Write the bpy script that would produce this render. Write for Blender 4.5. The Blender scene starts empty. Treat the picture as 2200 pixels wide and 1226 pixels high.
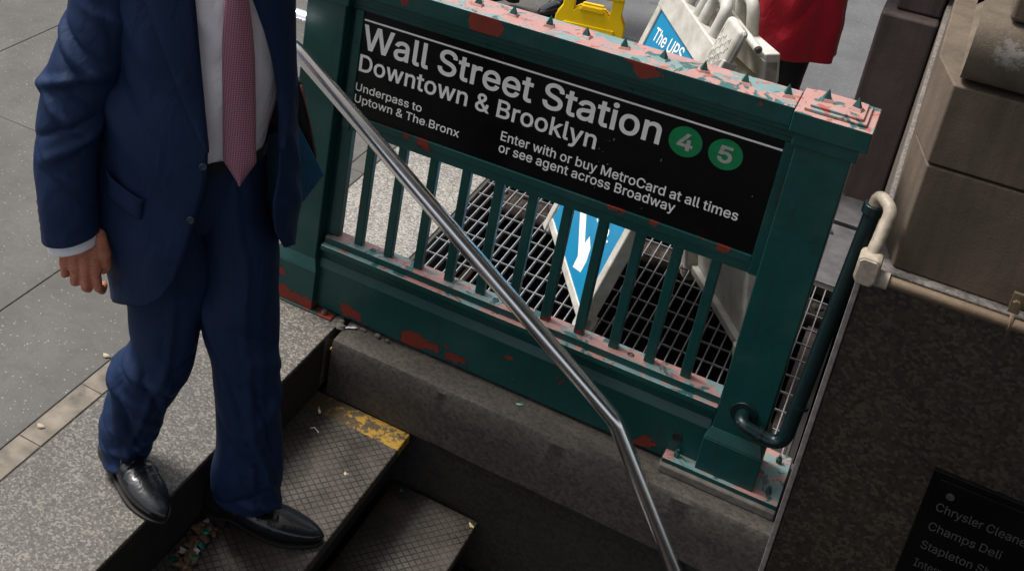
import bpy, bmesh, math, random, json
from math import sin, cos, pi, radians, sqrt
from mathutils import Vector, Matrix, noise as mnoise
S = bpy.context.scene
COL = S.collection
random.seed(7)

# ------------------------------------------------------------------ camera
cd = bpy.data.cameras.new('camera')
cam = bpy.data.objects.new('camera', cd); COL.objects.link(cam)
RR = (0.85086768, 0.51724768, 0.09208163)
DD = (0.28207099, -0.30188650, -0.91065938)
FF = (-0.44323824, 0.80082419, -0.40276603)
m = Matrix.Identity(4)
for i in range(3):
    m[i][0] = RR[i]; m[i][1] = -DD[i]; m[i][2] = -FF[i]
m[0][3], m[1][3], m[2][3] = 1.389, -3.0, 2.377
cam.matrix_world = m
cd.sensor_fit = 'HORIZONTAL'; cd.sensor_width = 36.0
cd.lens = 2664.0227 / 2200 * 36
cd.shift_x = (1100 - 599.848) / 2200
cd.shift_y = (79.815 - 613) / 2200
cd.clip_start = 0.05; cd.clip_end = 500
S.camera = cam
# ------------------------------------------------------------------ world, sun, exposure
W = bpy.data.worlds.new('World'); S.world = W; W.use_nodes = True
nt = W.node_tree; nt.nodes.clear()
sky = nt.nodes.new('ShaderNodeTexSky'); sky.sky_type = 'NISHITA'; sky.sun_disc = False
SUN_EL, SUN_AZ = radians(59), radians(-86)     # azimuth from +Y towards +X
sky.sun_elevation = SUN_EL; sky.sun_rotation = SUN_AZ
sky.dust_density = 4.0; sky.air_density = 1.0; sky.ozone_density = 1.0
hs = nt.nodes.new('ShaderNodeHueSaturation'); hs.inputs['Saturation'].default_value = 0.38
bg = nt.nodes.new('ShaderNodeBackground'); bg.inputs['Strength'].default_value = 0.125
wo = nt.nodes.new('ShaderNodeOutputWorld')
nt.links.new(sky.outputs[0], hs.inputs['Color']); nt.links.new(hs.outputs[0], bg.inputs[0]); nt.links.new(bg.outputs[0], wo.inputs[0])
sl = bpy.data.lights.new('sun', 'SUN'); sl.energy = 2.7; sl.angle = radians(20); sl.color = (1.0, 0.97, 0.93)
so = bpy.data.objects.new('sun', sl); COL.objects.link(so)
sd = Vector((sin(SUN_AZ) * cos(SUN_EL), cos(SUN_AZ) * cos(SUN_EL), sin(SUN_EL)))
so.rotation_euler = (-sd).to_track_quat('-Z', 'Y').to_euler()
S.view_settings.view_transform = 'Standard'; S.view_settings.look = 'None'
S.view_settings.exposure = 0.6; S.view_settings.gamma = 1.0; S.view_settings.use_curve_mapping = False

# ------------------------------------------------------------------ material helpers
class NT:
    def __init__(s, name):
        s.m = bpy.data.materials.new(name); s.m.use_nodes = True
        s.t = s.m.node_tree; s.n = s.t.nodes; s.l = s.t.links
        s.b = s.n['Principled BSDF']; s._pos = None
    def add(s, typ, ins=None, **kw):
        n = s.n.new(typ)
        for k, v in kw.items(): setattr(n, k, v)
        for k, v in (ins or {}).items(): s.set(n.inputs[k], v)
        return n
    def set(s, sock, v):
        if isinstance(v, bpy.types.NodeSocket): s.l.new(v, sock)
        elif isinstance(v, (tuple, list)) and len(v) == 3 and sock.type == 'RGBA': sock.default_value = (*v, 1)
        else: sock.default_value = v
    @property
    def pos(s):
        if s._pos is None: s._pos = s.add('ShaderNodeNewGeometry').outputs['Position']
        return s._pos
    def noise(s, scale, detail=3, rough=.55, dist=0, vec=None, out=0):
        return s.add('ShaderNodeTexNoise', {'Vector': vec or s.pos, 'Scale': scale, 'Detail': detail, 'Roughness': rough, 'Distortion': dist}).outputs[out]
    def vor(s, scale, feature='F1', out='Distance', vec=None, rand=1):
        return s.add('ShaderNodeTexVoronoi', {'Vector': vec or s.pos, 'Scale': scale, 'Randomness': rand}, feature=feature).outputs[out]
    def ramp(s, fac, stops, interp='LINEAR'):
        r = s.add('ShaderNodeValToRGB', {0: fac}); e = r.color_ramp; e.interpolation = interp
        while len(e.elements) < len(stops): e.elements.new(.5)
        for i, (p, c) in enumerate(stops):
            e.elements[i].position = p
            e.elements[i].color = (c, c, c, 1) if not hasattr(c, '__len__') else (*c, 1)
        return r.outputs[0]
    def mix(s, f, a, b, mode='MIX'):
        n = s.add('ShaderNodeMix', data_type='RGBA', blend_type=mode)
        s.set(n.inputs[0], f); s.set(n.inputs[6], a); s.set(n.inputs[7], b); return n.outputs[2]
    def math(s, op, a, b=0., c=0.):
        n = s.add('ShaderNodeMath', operation=op)
        s.set(n.inputs[0], a); s.set(n.inputs[1], b); s.set(n.inputs[2], c); return n.outputs[0]
    def xyz(s, vec=None):
        return s.add('ShaderNodeSeparateXYZ', {0: vec or s.pos}).outputs
    def mapping(s, scale=(1, 1, 1), rot=(0, 0, 0), loc=(0, 0, 0), vec=None):
        n = s.add('ShaderNodeMapping', {0: vec or s.pos})
        n.inputs['Scale'].default_value = scale; n.inputs['Rotation'].default_value = rot; n.inputs['Location'].default_value = loc
        return n.outputs[0]
    def bump(s, h, strength=.3, dist=.002, normal=None):
        n = s.add('ShaderNodeBump', {'Height': h, 'Strength': strength, 'Distance': dist})
        if normal is not None: s.l.new(normal, n.inputs['Normal'])
        return n.outputs[0]
    def out(s, color=None, rough=None, metal=None, normal=None, spec=None, **kw):
        for k, v in (('Base Color', color), ('Roughness', rough), ('Metallic', metal), ('Normal', normal), ('Specular IOR Level', spec)):
            if v is not None: s.set(s.b.inputs[k], v)
        for k, v in kw.items(): s.set(s.b.inputs[k], v)
        return s.m

def simple(name, col, rough=.5, metal=0, var=.15, scale=40, bump=0, bscale=300, spec=None):
    n = NT(name); a = n.noise(scale, 4)
    c = n.mix(n.ramp(a, [(.3, 0), (.7, 1)]), tuple(x * (1 - var) for x in col), tuple(min(1, x * (1 + var)) for x in col))
    nm = n.bump(n.noise(bscale, 3), bump, .002) if bump else None
    return n.out(c, rough, metal, nm, spec)

RED = (.26, .028, .012); DKRED = (.13, .02, .012)
def green_paint(name, bias=0., blobs=(), low=0., gcol=(.003, .055, .050)):
    """teal enamel, chipped to red primer; blobs = (x, z, radius) worn patches on the front"""
    n = NT(name)
    x, y, z = n.xyz()
    big = n.noise(3.5, 3); fine = n.noise(60, 4)
    c = n.mix(big, tuple(v * .75 for v in gcol), tuple(v * 1.3 for v in gcol))
    c = n.mix(n.ramp(fine, [(.62, 0), (.8, .35)]), c, (.05, .11, .1))
    chip = n.math('ADD', n.math('MULTIPLY', n.math('SUBTRACT', n.noise(11, 8, .66, .5), .5), 1.7), .5)
    f = n.math('ADD', chip, bias - .02)
    if low: f = n.math('ADD', f, n.math('MULTIPLY', n.math('MAXIMUM', n.math('SUBTRACT', .16, z), 0.), low))
    f = n.math('ADD', f, n.math('MULTIPLY', n.math('SUBTRACT', n.noise(48, 6, .7, .8), .5), .5))
    for bx, bz, br in blobs:
        d = n.math('SQRT', n.math('ADD', n.math('POWER', n.math('SUBTRACT', x, bx), 2.), n.math('POWER', n.math('MULTIPLY', n.math('SUBTRACT', z, bz), 1.4), 2.)))
        f = n.math('ADD', f, n.math('MULTIPLY', n.math('MAXIMUM', n.math('SUBTRACT', 1., n.math('DIVIDE', d, br * 1.8)), 0.), .45))
    mask = n.ramp(f, [(.79, 0), (.80, 1)])
    rim = n.ramp(f, [(.755, 0), (.775, 1)])
    red = n.mix(n.noise(30, 4), DKRED, RED)
    drip = n.noise(1., 5, .6, .2, vec=n.mapping((70, 70, 5)))
    c = n.mix(n.math('MULTIPLY', n.ramp(drip, [(.58, 0), (.72, 1)]), .55), c, (.022, .020, .014))
    c = n.mix(n.math('MULTIPLY', n.ramp(n.noise(5.5, 5, .6, vec=n.mapping(loc=(3, 8, 2))), [(.5, 0), (.68, 1)]), .45), c, (.03, .085, .078))
    c = n.mix(rim, c, tuple(v * .35 for v in gcol)); c = n.mix(mask, c, red)
    h = n.math('SUBTRACT', n.math('ADD', n.math('MULTIPLY', n.noise(25, 4), .9), n.math('MULTIPLY', n.noise(7, 3), 1.4)), n.math('MULTIPLY', mask, .9))
    return n.out(c, n.math('ADD', n.ramp(mask, [(0, .28), (1, .6)]), n.math('MULTIPLY', n.noise(13, 5), .22)), 0, n.bump(h, .6, .0018), .45)

def worn_top(name, pinkness=.5):
    n = NT(name)
    p = n.noise(9, 7, .62, .6, vec=n.mapping((1, 1.6, 1)))
    m1 = n.ramp(p, [(.5 + .10 * (pinkness - .5), 0), (.512 + .10 * (pinkness - .5), 1)])
    q = n.noise(13, 7, .65, .8, vec=n.mapping(loc=(4, 2, 1)))
    pink = n.mix(n.noise(6, 5), (.33, .15, .13), (.48, .29, .26))
    teal = n.mix(n.noise(8, 5), (.08, .17, .16), (.27, .37, .37))
    c = n.mix(m1, pink, teal)
    c = n.mix(n.ramp(q, [(.565, 0), (.58, 1)]), c, (.03, .11, .105))
    c = n.mix(n.ramp(n.noise(22, 6, .6, .3, vec=n.mapping(loc=(9, 1, 5))), [(.61, 0), (.625, 1)]), c, (.36, .10, .08))
    return n.out(c, .42, 0, n.bump(n.math('ADD', m1, n.noise(45, 5)), .5, .0016), .5)

def steel(name, col=(.52, .52, .54), rough=.24):
    n = NT(name)
    a = n.noise(60, 3, vec=n.mapping((1, 6, 1), (0, .6, 0)))
    b = n.noise(600, 2, vec=n.mapping((1, 1, .06), (0, -.95, 0)))
    r = n.math('ADD', n.math('MULTIPLY', a, .06), rough - .03)
    return n.out(n.mix(b, tuple(v * .9 for v in col), col), r, 1., n.bump(b, .02, .0002))

def concrete(name, base=(.100, .095, .086), speck=.8, dirt=.5):
    n = NT(name)
    a = n.noise(2.3, 6, .6, .3); b = n.noise(90, 4); g = n.noise(420, 2)
    c = n.mix(n.ramp(a, [(.3, 0), (.7, 1)]), tuple(v * .66 for v in base), tuple(v * 1.2 for v in base))
    c = n.mix(n.math('MULTIPLY', n.ramp(b, [(.35, 1), (.6, 0)]), .25 * dirt), c, tuple(v * .45 for v in base))
    c = n.mix(n.math('MULTIPLY', n.ramp(g, [(.35, 0), (.7, 1)]), .45), c, tuple(v * .6 for v in base))
    c = n.mix(n.math('MULTIPLY', n.ramp(n.noise(14, 6, .7, .4), [(.48, 0), (.66, 1)]), .4 * dirt), c, tuple(v * .5 for v in base))
    v = n.add('ShaderNodeTexVoronoi', {'Vector': n.pos, 'Scale': 105., 'Randomness': 1.})
    rnd = n.add('ShaderNodeSeparateColor', {0: v.outputs['Color']}).outputs
    sp = n.math('MULTIPLY', n.math('LESS_THAN', v.outputs['Distance'], n.math('MULTIPLY', rnd[0], .30)), n.math('GREATER_THAN', rnd[1], 1 - speck * .55))
    c = n.mix(n.math('MULTIPLY', sp, .8), c, (.28, .27, .25))
    # old chewing gum trodden into the slab
    gv = n.add('ShaderNodeTexVoronoi', {'Vector': n.mapping((1, 1, 1), vec=n.add('ShaderNodeVectorMath', {0: n.pos, 1: n.add('ShaderNodeVectorMath', {0: n.noise(30, 2, out=1), 'Scale': .02}, operation='SCALE').outputs[0]}, operation='ADD').outputs[0]), 'Scale': 4.2})
    gr = n.add('ShaderNodeSeparateColor', {0: gv.outputs['Color']}).outputs
    gm = n.math('MULTIPLY', n.ramp(n.math('SUBTRACT', gv.outputs['Distance'], n.math('MULTIPLY', gr[0], .08)), [(.07, 1), (.095, 0)]), n.math('GREATER_THAN', gr[1], .55))
    c = n.mix(n.math('MULTIPLY', gm, .6), c, (.055, .055, .058))
    return n.out(c, .75, 0, n.bump(n.math('ADD', g, n.math('MULTIPLY', sp, -.5)), .25, .001))

def granite(name, cols, scale=150, rough=.6, gum=False, wear=.25, mot=2.):
    n = NT(name)
    w = n.add('ShaderNodeVectorMath', {0: n.pos, 1: n.add('ShaderNodeVectorMath', {0: n.noise(scale * .8, 2, out=1), 'Scale': .45 / scale}, operation='SCALE').outputs[0]}, operation='ADD').outputs[0]
    v = n.add('ShaderNodeTexVoronoi', {'Vector': w, 'Scale': scale})
    r = n.add('ShaderNodeSeparateColor', {0: v.outputs['Color']}).outputs
    k = len(cols)
    c = n.ramp(r[0], [(i / k, cols[i]) for i in range(k)], 'CONSTANT')
    c = n.mix(.35, c, n.mix(n.noise(scale * 1.7, 3), cols[0], cols[-1]))
    a = n.noise(mot, 6, .6)
    c = n.mix(n.math('MULTIPLY', n.ramp(a, [(.35, 1), (.65, 0)]), wear), c, tuple(x * .4 for x in cols[0]))
    if gum:
        gv = n.add('ShaderNodeTexVoronoi', {'Vector': w, 'Scale': 3.4})
        gr = n.add('ShaderNodeSeparateColor', {0: gv.outputs['Color']}).outputs
        gm = n.math('MULTIPLY', n.ramp(n.math('SUBTRACT', gv.outputs['Distance'], n.math('MULTIPLY', gr[0], .06)), [(.06, 1), (.085, 0)]), n.math('GREATER_THAN', gr[1], .6))
        c = n.mix(n.math('MULTIPLY', gm, .55), c, (.06, .06, .06))
    return n.out(c, rough, 0, n.bump(n.math('ADD', r[1], n.noise(scale * 3, 2)), .3, .0008))

M = {}
M['paint'] = green_paint('green_paint')
M['paint_rail'] = green_paint('green_paint_top_rail', 0, [(.34, 1.128, .045), (.385, 1.12, .04), (.80, 1.13, .03), (.835, 1.122, .035), (1.094, 1.125, .02), (.13, 1.13, .03), (.56, 1.135, .015)])
M['paint_sill'] = green_paint('green_paint_sill', .03, [(.115, .705, .03), (.19, .695, .035), (.247, .686, .022), (.803, .70, .02), (.918, .697, .016), (1.04, .70, .018), (1.09, .70, .02)])
M['paint_base'] = green_paint('green_paint_base', -.01, [(.067, .05, .02), (.09, .035, .025), (.305, .04, .03), (.36, .045, .03), (.43, .04, .035), (.475, .035, .03), (.618, .118, .013), (.21, .12, .013), (.64, .05, .02), (1.04, .03, .03)], .25)
M['paint_post'] = green_paint('green_paint_post', -.02, [(-.105, -.005, .065), (-.07, .0, .06), (-.15, .03, .05), (-.16, .1, .025), (1.19, .60, .008)], .1)
M['paint_bar'] = green_paint('green_paint_bar', -.01, [(.584 + .1015 * i, .27, .025) for i in range(1, 3)])
M['worn'] = worn_top('worn_pink_top', .8)
M['worn2'] = worn_top('worn_pink_cap', 1.2)
M['worn_ledge'] = worn_top('worn_pink_ledge', .6)
M['spike'] = green_paint('green_paint_spike', .02, gcol=(.02, .09, .085))
M['steel'] = steel('brushed_steel', (.97, .97, .98), .22)
M['slab'] = concrete('sidewalk_concrete', speck=.5, dirt=1.)
M['slab2'] = concrete('sidewalk_concrete_far', (.12, .122, .127), .9)
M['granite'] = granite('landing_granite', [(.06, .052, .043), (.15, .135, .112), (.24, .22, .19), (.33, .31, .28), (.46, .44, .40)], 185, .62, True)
M['landing'] = granite('landing_granite_shaded', [(.024, .02, .016), (.052, .045, .037), (.088, .078, .065), (.132, .119, .102), (.25, .232, .20)], 185, .6, True, .35)  # same stone as the far slab, overhead shade painted in as darker grains
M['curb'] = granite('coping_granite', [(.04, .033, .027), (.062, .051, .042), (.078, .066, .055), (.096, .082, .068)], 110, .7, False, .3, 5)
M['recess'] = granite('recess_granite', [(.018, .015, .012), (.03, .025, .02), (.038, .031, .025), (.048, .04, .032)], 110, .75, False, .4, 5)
M['plinth'] = granite('wall_granite', [(.008, .0055, .0035), (.023, .016, .0105), (.038, .028, .018), (.074, .054, .035)], 120, .5, False, .3)
M['ledge'] = granite('ledge_granite', [(.09, .078, .07), (.16, .14, .125), (.24, .21, .19)], 120, .7)
def stone(name, col, soot=.5, white=0.):
    n = NT(name)
    g1 = n.noise(5, 6, .6); g2 = n.noise(240, 3); st = n.noise(1., 5, .65, .3, vec=n.mapping((14, 14, 1.6)))
    c = n.mix(n.ramp(g1, [(.3, 0), (.7, 1)]), tuple(v * .7 for v in col), tuple(v * 1.25 for v in col))
    c = n.mix(n.math('MULTIPLY', n.ramp(st, [(.42, 0), (.66, 1)]), soot), c, tuple(v * .3 for v in col))
    c = n.mix(n.math('MULTIPLY', n.ramp(g2, [(.4, 0), (.62, 1)]), .35), c, tuple(v * .5 for v in col))
    c = n.mix(n.ramp(n.vor(26), [(.03, .7), (.07, 0)]), c, tuple(v * .25 for v in col))
    if white:
        x, y, z = n.xyz()
        m_ = n.math('SUBTRACT', 1., n.math('DIVIDE', n.math('SQRT', n.math('ADD', n.math('POWER', n.math('SUBTRACT', x, 1.555), 2.), n.math('POWER', n.math('SUBTRACT', z, 1.43), 2.))), .075))
        c = n.mix(n.ramp(n.math('ADD', m_, n.math('MULTIPLY', n.math('SUBTRACT', n.noise(70, 6, .7), .5), 1.6)), [(.55, 0), (.85, .6)]), c, (.30, .28, .26))
    return n.out(c, .85, 0, n.bump(n.math('ADD', g2, n.math('MULTIPLY', n.noise(40, 4), 1.5)), .5, .0016))
M['block'] = stone('brown_stone', (.125, .092, .063))
M['bull'] = stone('brown_stone_bullnose', (.125, .095, .067), .5, 1)
M['block2'] = stone('grey_brown_stone', (.125, .104, .085), .4)
M['pier'] = stone('pinkish_stone', (.095, .07, .062), .6)
M['paver'] = simple('tan_paver', (.15, .128, .10), .8, 0, .45, 16, .3, 250)
M['joint'] = simple('joint_dirt', (.075, .07, .06), .95, 0, .3, 60)
M['dark'] = simple('pit_dark', (.012, .011, .010), .9, 0, .3, 12)
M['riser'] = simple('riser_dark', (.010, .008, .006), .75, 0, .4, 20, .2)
M['galv'] = simple('galvanised_bar', (.30, .30, .31), .5, .35, .2, 60)
M['galv_dark'] = simple('grating_edge_iron', (.06, .055, .05), .6, .4, .3)
M['rust'] = simple('rusty_pipe', (.16, .10, .06), .8, 0, .4, 30, .3)
M['rust_dark'] = simple('dirty_rubble', (.05, .038, .028), .9, 0, .5, 50, .3)
M['plate'] = simple('ground_plate_metal', (.16, .155, .16), .5, .55, .25, 16, .3, 90)
M['mortar'] = simple('mortar', (.13, .115, .10), .9, 0, .3, 40, .6, 120)
M['bolt'] = simple('bolt_steel', (.3, .3, .3), .3, .9, .3)
M['black_enamel'] = (lambda n: n.out(n.mix(n.ramp(n.noise(70, 6, .7), [(.74, 0), (.8, .3)]), (.003, .003, .0034), (.03, .03, .03)), n.ramp(n.noise(8, 5), [(.3, .22), (.7, .4)]), 0, n.bump(n.noise(5, 3), .06, .004), .25))(NT('black_enamel'))
M['white_print'] = (lambda n: n.out(n.mix(n.ramp(n.noise(90, 5, .7), [(.6, 0), (.8, .6)]), (.92, .90, .86), (.6, .58, .54)), .45))(NT('white_print'))
M['grey_print'] = simple('grey_print', (.42, .40, .36), .5)
M['shaded_print'] = simple('shaded_print', (.06, .055, .05), .5)  # pale plaque lettering, gloom of the lower right corner put into its colour
M['bullet'] = simple('bullet_green', (.0, .22, .07), .4, 0, .12, 30)
M['cream'] = simple('cream_pipe_paint', (.33, .28, .215), .55, 0, .28, 45, .3, 120)
M['pipe_tan'] = simple('tan_pipe_paint', (.15, .105, .065), .5, 0, .2, 30, .3, 120)
M['pipe_green'] = simple('green_pipe_paint', (.003, .015, .017), .35, 0, .2, 30, .2, 120)
M['white_plastic'] = (lambda n: n.out(n.mix(n.ramp(n.noise(14, 6, .65), [(.35, 0), (.7, 1)]), (.40, .38, .33), (.62, .60, .55)), .48, 0, n.bump(n.noise(160, 3), .12, .001)))(NT('white_plastic'))
M['blue_poster'] = simple('blue_poster', (.0, .22, .42), .35, 0, .08, 12)
M['yellow_plastic'] = simple('yellow_plastic', (.98, .64, .0), .38, 0, .07, 20, .1)
M['trim'] = simple('corner_trim', (.20, .18, .165), .6, 0, .3, 50, .3)
M['asphalt'] = simple('asphalt', (.05, .05, .052), .85, 0, .25, 30, .4)
M['wall_far'] = simple('far_masonry', (.16, .15, .14), .85, 0, .2, 3)

# worn chequered iron tread; first step still shows yellow edge paint
def tread_mat():
    n = NT('iron_tread')
    v = n.mapping((1, 1, 1), (0, 0, radians(38)))
    br = n.add('ShaderNodeTexBrick', {'Vector': v, 'Scale': 1., 'Mortar Size': .0022, 'Brick Width': .0205, 'Row Height': .0205, 'Mortar Smooth': .35, 'Color1': (1, 1, 1), 'Color2': (1, 1, 1), 'Mortar': (0, 0, 0)}, offset=0.0)
    wear = n.ramp(n.noise(5, 5, .6), [(.42, 0), (.62, 1)])
    g = n.math('MULTIPLY', n.math('SUBTRACT', 1., br.outputs['Fac']), 1.)
    a = n.noise(9, 6, .6)
    c = n.mix(n.ramp(a, [(.3, 0), (.7, 1)]), (.042, .035, .029), (.082, .068, .056))
    c = n.mix(n.math('MULTIPLY', br.outputs['Fac'], n.math('SUBTRACT', .95, n.math('MULTIPLY', wear, .65))), c, (.012, .010, .009))
    sp = n.vor(150); c = n.mix(n.math('MULTIPLY', n.ramp(sp, [(.08, 1), (.16, 0)]), n.ramp(n.noise(17, 3), [(.5, 0), (.65, .7)])), c, (.35, .34, .32))
    gv = n.add('ShaderNodeTexVoronoi', {'Vector': n.pos, 'Scale': 14.}); gr = n.add('ShaderNodeSeparateColor', {0: gv.outputs['Color']}).outputs
    c = n.mix(n.math('MULTIPLY', n.math('MULTIPLY', n.ramp(gv.outputs['Distance'], [(.2, 1), (.3, 0)]), n.math('GREATER_THAN', gr[0], .72)), .6), c, (.02, .018, .017))
    x, y, z = n.xyz()
    ym = n.math('ADD', n.noise(38, 6, .7), n.math('MULTIPLY', n.math('SUBTRACT', x, .25), .5))
    band = n.math('MULTIPLY', n.math('GREATER_THAN', y, n.math('ADD', -.228, n.math('MULTIPLY', n.noise(60, 2), .01))), n.math('GREATER_THAN', z, -.25))
    c = n.mix(n.math('MULTIPLY', band, .5), c, (.11, .075, .03))
    c = n.mix(n.math('MULTIPLY', band, n.ramp(ym, [(.51, 0), (.56, 1)])), c, (.36, .21, .03))
    return n.out(c, n.ramp(a, [(.3, .38), (.7, .6)]), .15, n.bump(n.math('ADD', g, n.math('MULTIPLY', n.noise(120, 3), .4)), .7, .0025), .5)
M['tread'] = tread_mat()

def cloth(name, col, var=.25, weave=900, rough=.85, sheen=.15, fold=0.):
    n = NT(name)
    a = n.noise(6, 4); w = n.noise(weave, 2)
    c = n.mix(a, tuple(x * (1 - var) for x in col), tuple(x * (1 + var) for x in col))
    c = n.mix(n.math('MULTIPLY', n.ramp(w, [(.4, 0), (.7, 1)]), .3), c, tuple(x * .55 for x in col))
    nm = n.bump(w, .25, .0006)
    if fold: nm = n.bump(n.noise(14, 3, .45, .6, vec=n.mapping((1.3, 1.3, .7))), fold, .02, nm)
    n.b.inputs['Sheen Weight'].default_value = sheen
    return n.out(c, rough, 0, nm, .25)
M['suit'] = cloth('navy_wool', (.0065, .0205, .064), .2, 900, .7, .0, .4)
M['lining'] = cloth('mauve_lining', (.16, .085, .10), .2, 900, .45, .1, .3)
M['shirt'] = cloth('white_cotton', (.84, .81, .86), .05, 1200, .8, .05, .6)
M['cuff'] = cloth('white_cuff_cotton', (.82, .80, .86), .03, 1200, .8)
M['red_cloth'] = cloth('red_wool', (.38, .006, .018), .2, 600, .8, .2, .5)
M['black_cloth'] = cloth('black_cloth', (.01, .01, .012), .2, 700, .8)
M['dark_cloth'] = cloth('charcoal_cloth', (.02, .022, .028), .2, 700, .8)
M['button'] = simple('navy_button', (.03, .045, .07), .25, 0, .3)
M['leather'] = (lambda n: n.out((.008, .009, .012), n.ramp(n.noise(9, 4), [(.3, .16), (.7, .36)]), 0, n.bump(n.noise(34, 3, .5, 1.2), .22, .006, n.bump(n.noise(500, 2), .08, .0005)), .7))(NT('black_leather'))
M['sole'] = simple('shoe_sole', (.012, .010, .009), .6)
M['black_case'] = simple('black_portfolio', (.006, .006, .007), .4, 0, .2, 40, .2)
M['blue_card'] = simple('blue_card', (.0, .08, .17), .45, 0, .15, 30)
M['tan_card'] = simple('tan_card', (.45, .33, .22), .7)
M['hair'] = simple('grey_hair', (.14, .13, .12), .7, 0, .4, 80, .6, 300)
M['hair_dark'] = simple('dark_hair', (.02, .014, .01), .6, 0, .4, 80, .6, 300)
M['eye'] = simple('eye_white', (.6, .58, .55), .3)
def skin_mat(name, col):
    n = NT(name)
    a = n.noise(25, 5); w = n.noise(110, 4, .6, .5, vec=n.mapping((1, 1, 2.6), (0, radians(25), 0)))
    c = n.mix(n.ramp(a, [(.3, 0), (.7, 1)]), tuple(x * .72 for x in col), (col[0] * 1.2, col[1] * 1.12, col[2] * 1.1))
    c = n.mix(n.math('MULTIPLY', n.ramp(w, [(.38, 1), (.5, 0)]), .5), c, tuple(x * .45 for x in col))
    n.b.inputs['Subsurface Weight'].default_value = .06; n.b.inputs['Subsurface Radius'].default_value = (.01, .004, .002)
    return n.out(c, .5, 0, n.bump(w, .9, .003), .4)
M['skin'] = skin_mat('tanned_skin', (.52, .20, .125))
M['skin2'] = skin_mat('skin', (.42, .24, .17))
def tie_mat():
    n = NT('woven_tie_silk'); uv = n.add('ShaderNodeUVMap').outputs[0]
    x, y, z = n.xyz(n.mapping((190, 190, 1), vec=uv))
    fx = n.math('FRACT', x); fy = n.math('FRACT', y)
    d = n.math('MULTIPLY', n.math('GREATER_THAN', fx, .42), n.math('GREATER_THAN', fy, .42))
    c = n.mix(d, (.17, .075, .12), (.50, .18, .22))
    return n.out(c, .45, 0, n.bump(d, .3, .0006), .4, **{'Sheen Weight': .2})
M['tie'] = tie_mat()

# ------------------------------------------------------------------ mesh helpers
class G:
    def __init__(s): s.v = []; s.f = []; s.m = []; s.uv = {}
    def box(s, x0, x1, y0, y1, z0, z1, mi=0, top=None):
        b = len(s.v)
        s.v += [(x0, y0, z0), (x1, y0, z0), (x1, y1, z0), (x0, y1, z0), (x0, y0, z1), (x1, y0, z1), (x1, y1, z1), (x0, y1, z1)]
        for k, q in enumerate([(0, 3, 2, 1), (4, 5, 6, 7), (0, 1, 5, 4), (1, 2, 6, 5), (2, 3, 7, 6), (3, 0, 4, 7)]):
            s.f.append(tuple(b + i for i in q)); s.m.append(top if (k == 1 and top is not None) else mi)
        return s
    def frustum(s, a, b_, z0, z1, mi=0, side=None, top=None):
        """a, b_ = (x0,x1,y0,y1) rectangles at z0 and z1"""
        b = len(s.v)
        for (x0, x1, y0, y1), z in ((a, z0), (b_, z1)): s.v += [(x0, y0, z), (x1, y0, z), (x1, y1, z), (x0, y1, z)]
        for k, q in enumerate([(0, 3, 2, 1), (4, 5, 6, 7), (0, 1, 5, 4), (1, 2, 6, 5), (2, 3, 7, 6), (3, 0, 4, 7)]):
            s.f.append(tuple(b + i for i in q)); s.m.append(top if (k == 1 and top is not None) else (side if (k > 1 and side is not None) else mi))
        return s
    def prism(s, pts, o, ux, uy, un, t, mi=0):
        """polygon pts (2D) in frame o,ux,uy extruded along un by t"""
        b = len(s.v); k = len(pts); o, ux, uy, un = map(Vector, (o, ux, uy, un))
        for d in (0, t):
            for p in pts: s.v.append(tuple(o + ux * p[0] + uy * p[1] + un * d))
        s.f.append(tuple(b + i for i in range(k - 1, -1, -1))); s.f.append(tuple(b + k + i for i in range(k))); s.m += [mi, mi]
        for i in range(k):
            j = (i + 1) % k; s.f.append((b + i, b + j, b + k + j, b + k + i)); s.m.append(mi)
        return s
    def grid(s, rows, close=False, cap=False, mi=0, mifn=None):
        b = len(s.v); n = len(rows[0])
        for r in rows: s.v += [tuple(p) for p in r]
        for i in range(len(rows) - 1):
            for j in range(n if close else n - 1):
                k = (j + 1) % n
                s.f.append((b + i * n + j, b + i * n + k, b + (i + 1) * n + k, b + (i + 1) * n + j)); s.m.append(mifn(i, j) if mifn else mi)
        if cap and close:
            s.f.append(tuple(b + j for j in range(n - 1, -1, -1))); s.f.append(tuple(b + (len(rows) - 1) * n + j for j in range(n))); s.m += [mi, mi]
        return s
    def tube(s, pts, r, n=16, mi=0, cap=True):
        pts = [Vector(p) for p in pts]; rows = []
        if not hasattr(r, '__len__'): r = [r] * len(pts)
        t0 = (pts[1] - pts[0]).normalized(); a = t0.orthogonal().normalized()
        for i, p in enumerate(pts):
            t = (pts[min(i + 1, len(pts) - 1)] - pts[max(i - 1, 0)]).normalized()
            a = (a - t * a.dot(t)).normalized(); c = t.cross(a)
            rows.append([p + (a * cos(2 * pi * j / n) + c * sin(2 * pi * j / n)) * r[i] for j in range(n)])
        return s.grid(rows, True, cap, mi)
    def cyl(s, p0, p1, r, n=16, mi=0, r1=None): return s.tube([p0, p1], [r, r if r1 is None else r1], n, mi)
    def mesh(s, name, mats, smooth=False, auto=None):
        me = bpy.data.meshes.new(name); me.from_pydata(s.v, [], s.f)
        for mm in mats: me.materials.append(mm)
        me.polygons.foreach_set('material_index', s.m)
        if smooth: me.polygons.foreach_set('use_smooth', [True] * len(me.polygons))
        me.update(); return me

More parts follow.
